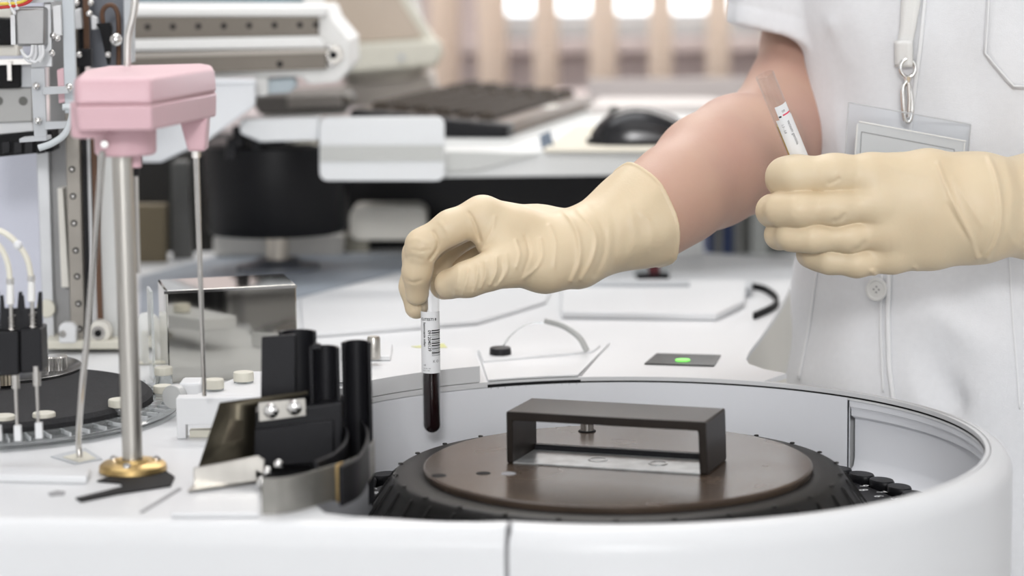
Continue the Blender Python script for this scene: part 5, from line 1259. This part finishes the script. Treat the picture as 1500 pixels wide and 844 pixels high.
obj('valve_plate', MB().box(c.x-.03, c.x+.03, c.y+.012, c.y+.02, c.z-.004, c.z+.012), OFFW, wp, bevel=.002)
# things in the gap under the shelf
tag(obj('khaki_board', quad(MB(), [(150, 300), (243, 300), (243, 398), (150, 404)], 2.57, .02), KHAKI, bevel=.002), 'khaki brown board standing behind the steel post', 'board')
tag(obj('grey_support_post', quad(MB(), [(250, 235), (276, 235), (282, 392), (252, 392)], 2.60, .02), mat('dim_grey', (.10, .10, .095), .5), bevel=.004), 'dim grey support post between khaki board and black drum', 'post')
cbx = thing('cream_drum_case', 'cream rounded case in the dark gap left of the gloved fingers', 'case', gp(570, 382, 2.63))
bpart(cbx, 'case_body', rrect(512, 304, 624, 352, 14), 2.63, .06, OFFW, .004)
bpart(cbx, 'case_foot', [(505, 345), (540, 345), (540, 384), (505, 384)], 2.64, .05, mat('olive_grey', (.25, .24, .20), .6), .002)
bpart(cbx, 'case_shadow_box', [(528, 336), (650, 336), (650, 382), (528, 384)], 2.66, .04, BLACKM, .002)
cl = thing('cream_lower_tray', 'pale low tray standing behind the drum shaft', 'tray', gp(410, 384, 2.60))
bpart(cl, 'tray_body', rrect(312, 344, 502, 374, 8), 2.60, .05, mat('tray_cream', (.58, .56, .52), .5), .003)
bpart(cl, 'tray_foot', [(320, 372), (495, 372), (495, 381), (320, 381)], 2.61, .03, DKGREYB, .001)
# black board added to stand for the shade in the gap
tag(obj('gap_shade_board', MB().box(-0.62, 0.20, 2.83, 2.855, 0.0, TZ-.027), mat('gap_shade_black', (.016, .015, .014), .7)), 'added black board standing for the shade in the gap behind drum and shelf', 'board')

# far right: white cabinet, binders
fs_ = thing('far_white_counter', 'white counter far behind the right forearm carrying the binders', 'counter', (0.55, 3.3, 0))
cz = gp(1100, 375, 3.35).z
obj('counter_body', MB().box(.12, 1.5, 3.33, 3.75, 0, cz), BENCHM, fs_, bevel=.003)
obj('counter_back', MB().box(.12, 1.5, 3.78, 3.80, 0, 1.02), mat('mauve_board', (.62, .56, .54), .6), fs_)  # mauve-grey board at the back of the counter
random.seed(5)
bins = [(1034, 1046, NAVY, 'navy blue binder at the left end of the binder row'), (1047, 1058, GREYB, 'grey binder between the two navy binders'), (1059, 1074, NAVY, 'navy blue binder with a grey binder on each side'),
        (1075, 1088, GREYB, 'mid grey binder just right of the second navy binder'), (1089, 1098, DKGREYB, 'thin dark grey binder in the middle of the row'), (1099, 1126, mat('light_grey_binder', (.42, .43, .41), .5), 'wide light grey binder right of the thin dark one'), (1127, 1150, DKGREYB, 'wide dark grey binder next to the light grey one'), (1151, 1172, GREYB, 'grey binder hidden partly by the white coat')]
for a, b, m_, lb in bins:
    t = thing('binder', lb, 'binder', gp((a+b)/2, 376, 3.35), 'binders on the far counter')
    x0_, x1_ = gp(a, 360, 3.35).x+.0006, gp(b, 360, 3.35).x-.0006; h_ = .17+random.uniform(-.01, .01)
    obj('spine', MB().box(x0_, x1_, 3.35, 3.60, cz+.0005, cz+h_), m_, t, bevel=.002)
    obj('spine_label', MB().box(x0_+(x1_-x0_)*.2, x1_-(x1_-x0_)*.2, 3.348, 3.351, cz+.09, cz+.14), OFFW, t)
wc = thing('white_tower_case', 'white boxy case standing behind the glove cuff', 'case', gp(1000, 400, 2.58))
bpart(wc, 'case_body', [(905, 320), (1030, 322), (1030, 398), (905, 400)], 2.57, .06, BENCHM, .004)
cp = zp(956, 407, DZ+.0005)
ct = thing('red_cartridge', 'dark red cartridge post on a black foot under the wrist', 'cartridge', cp)
obj('foot', MB().box(cp.x-.016, cp.x+.016, cp.y-.008, cp.y+.012, DZ+.0003, DZ+.004), BLACKM, ct, bevel=.001)
obj('post', MB().box(cp.x-.004, cp.x+.007, cp.y-.003, cp.y+.006, DZ+.004, DZ+.055), RED, ct, bevel=.001)
obj('clear_shell', MB().box(cp.x-.018, cp.x+.018, cp.y+.014, cp.y+.016, DZ+.0003, DZ+.05), CLEARD, ct)
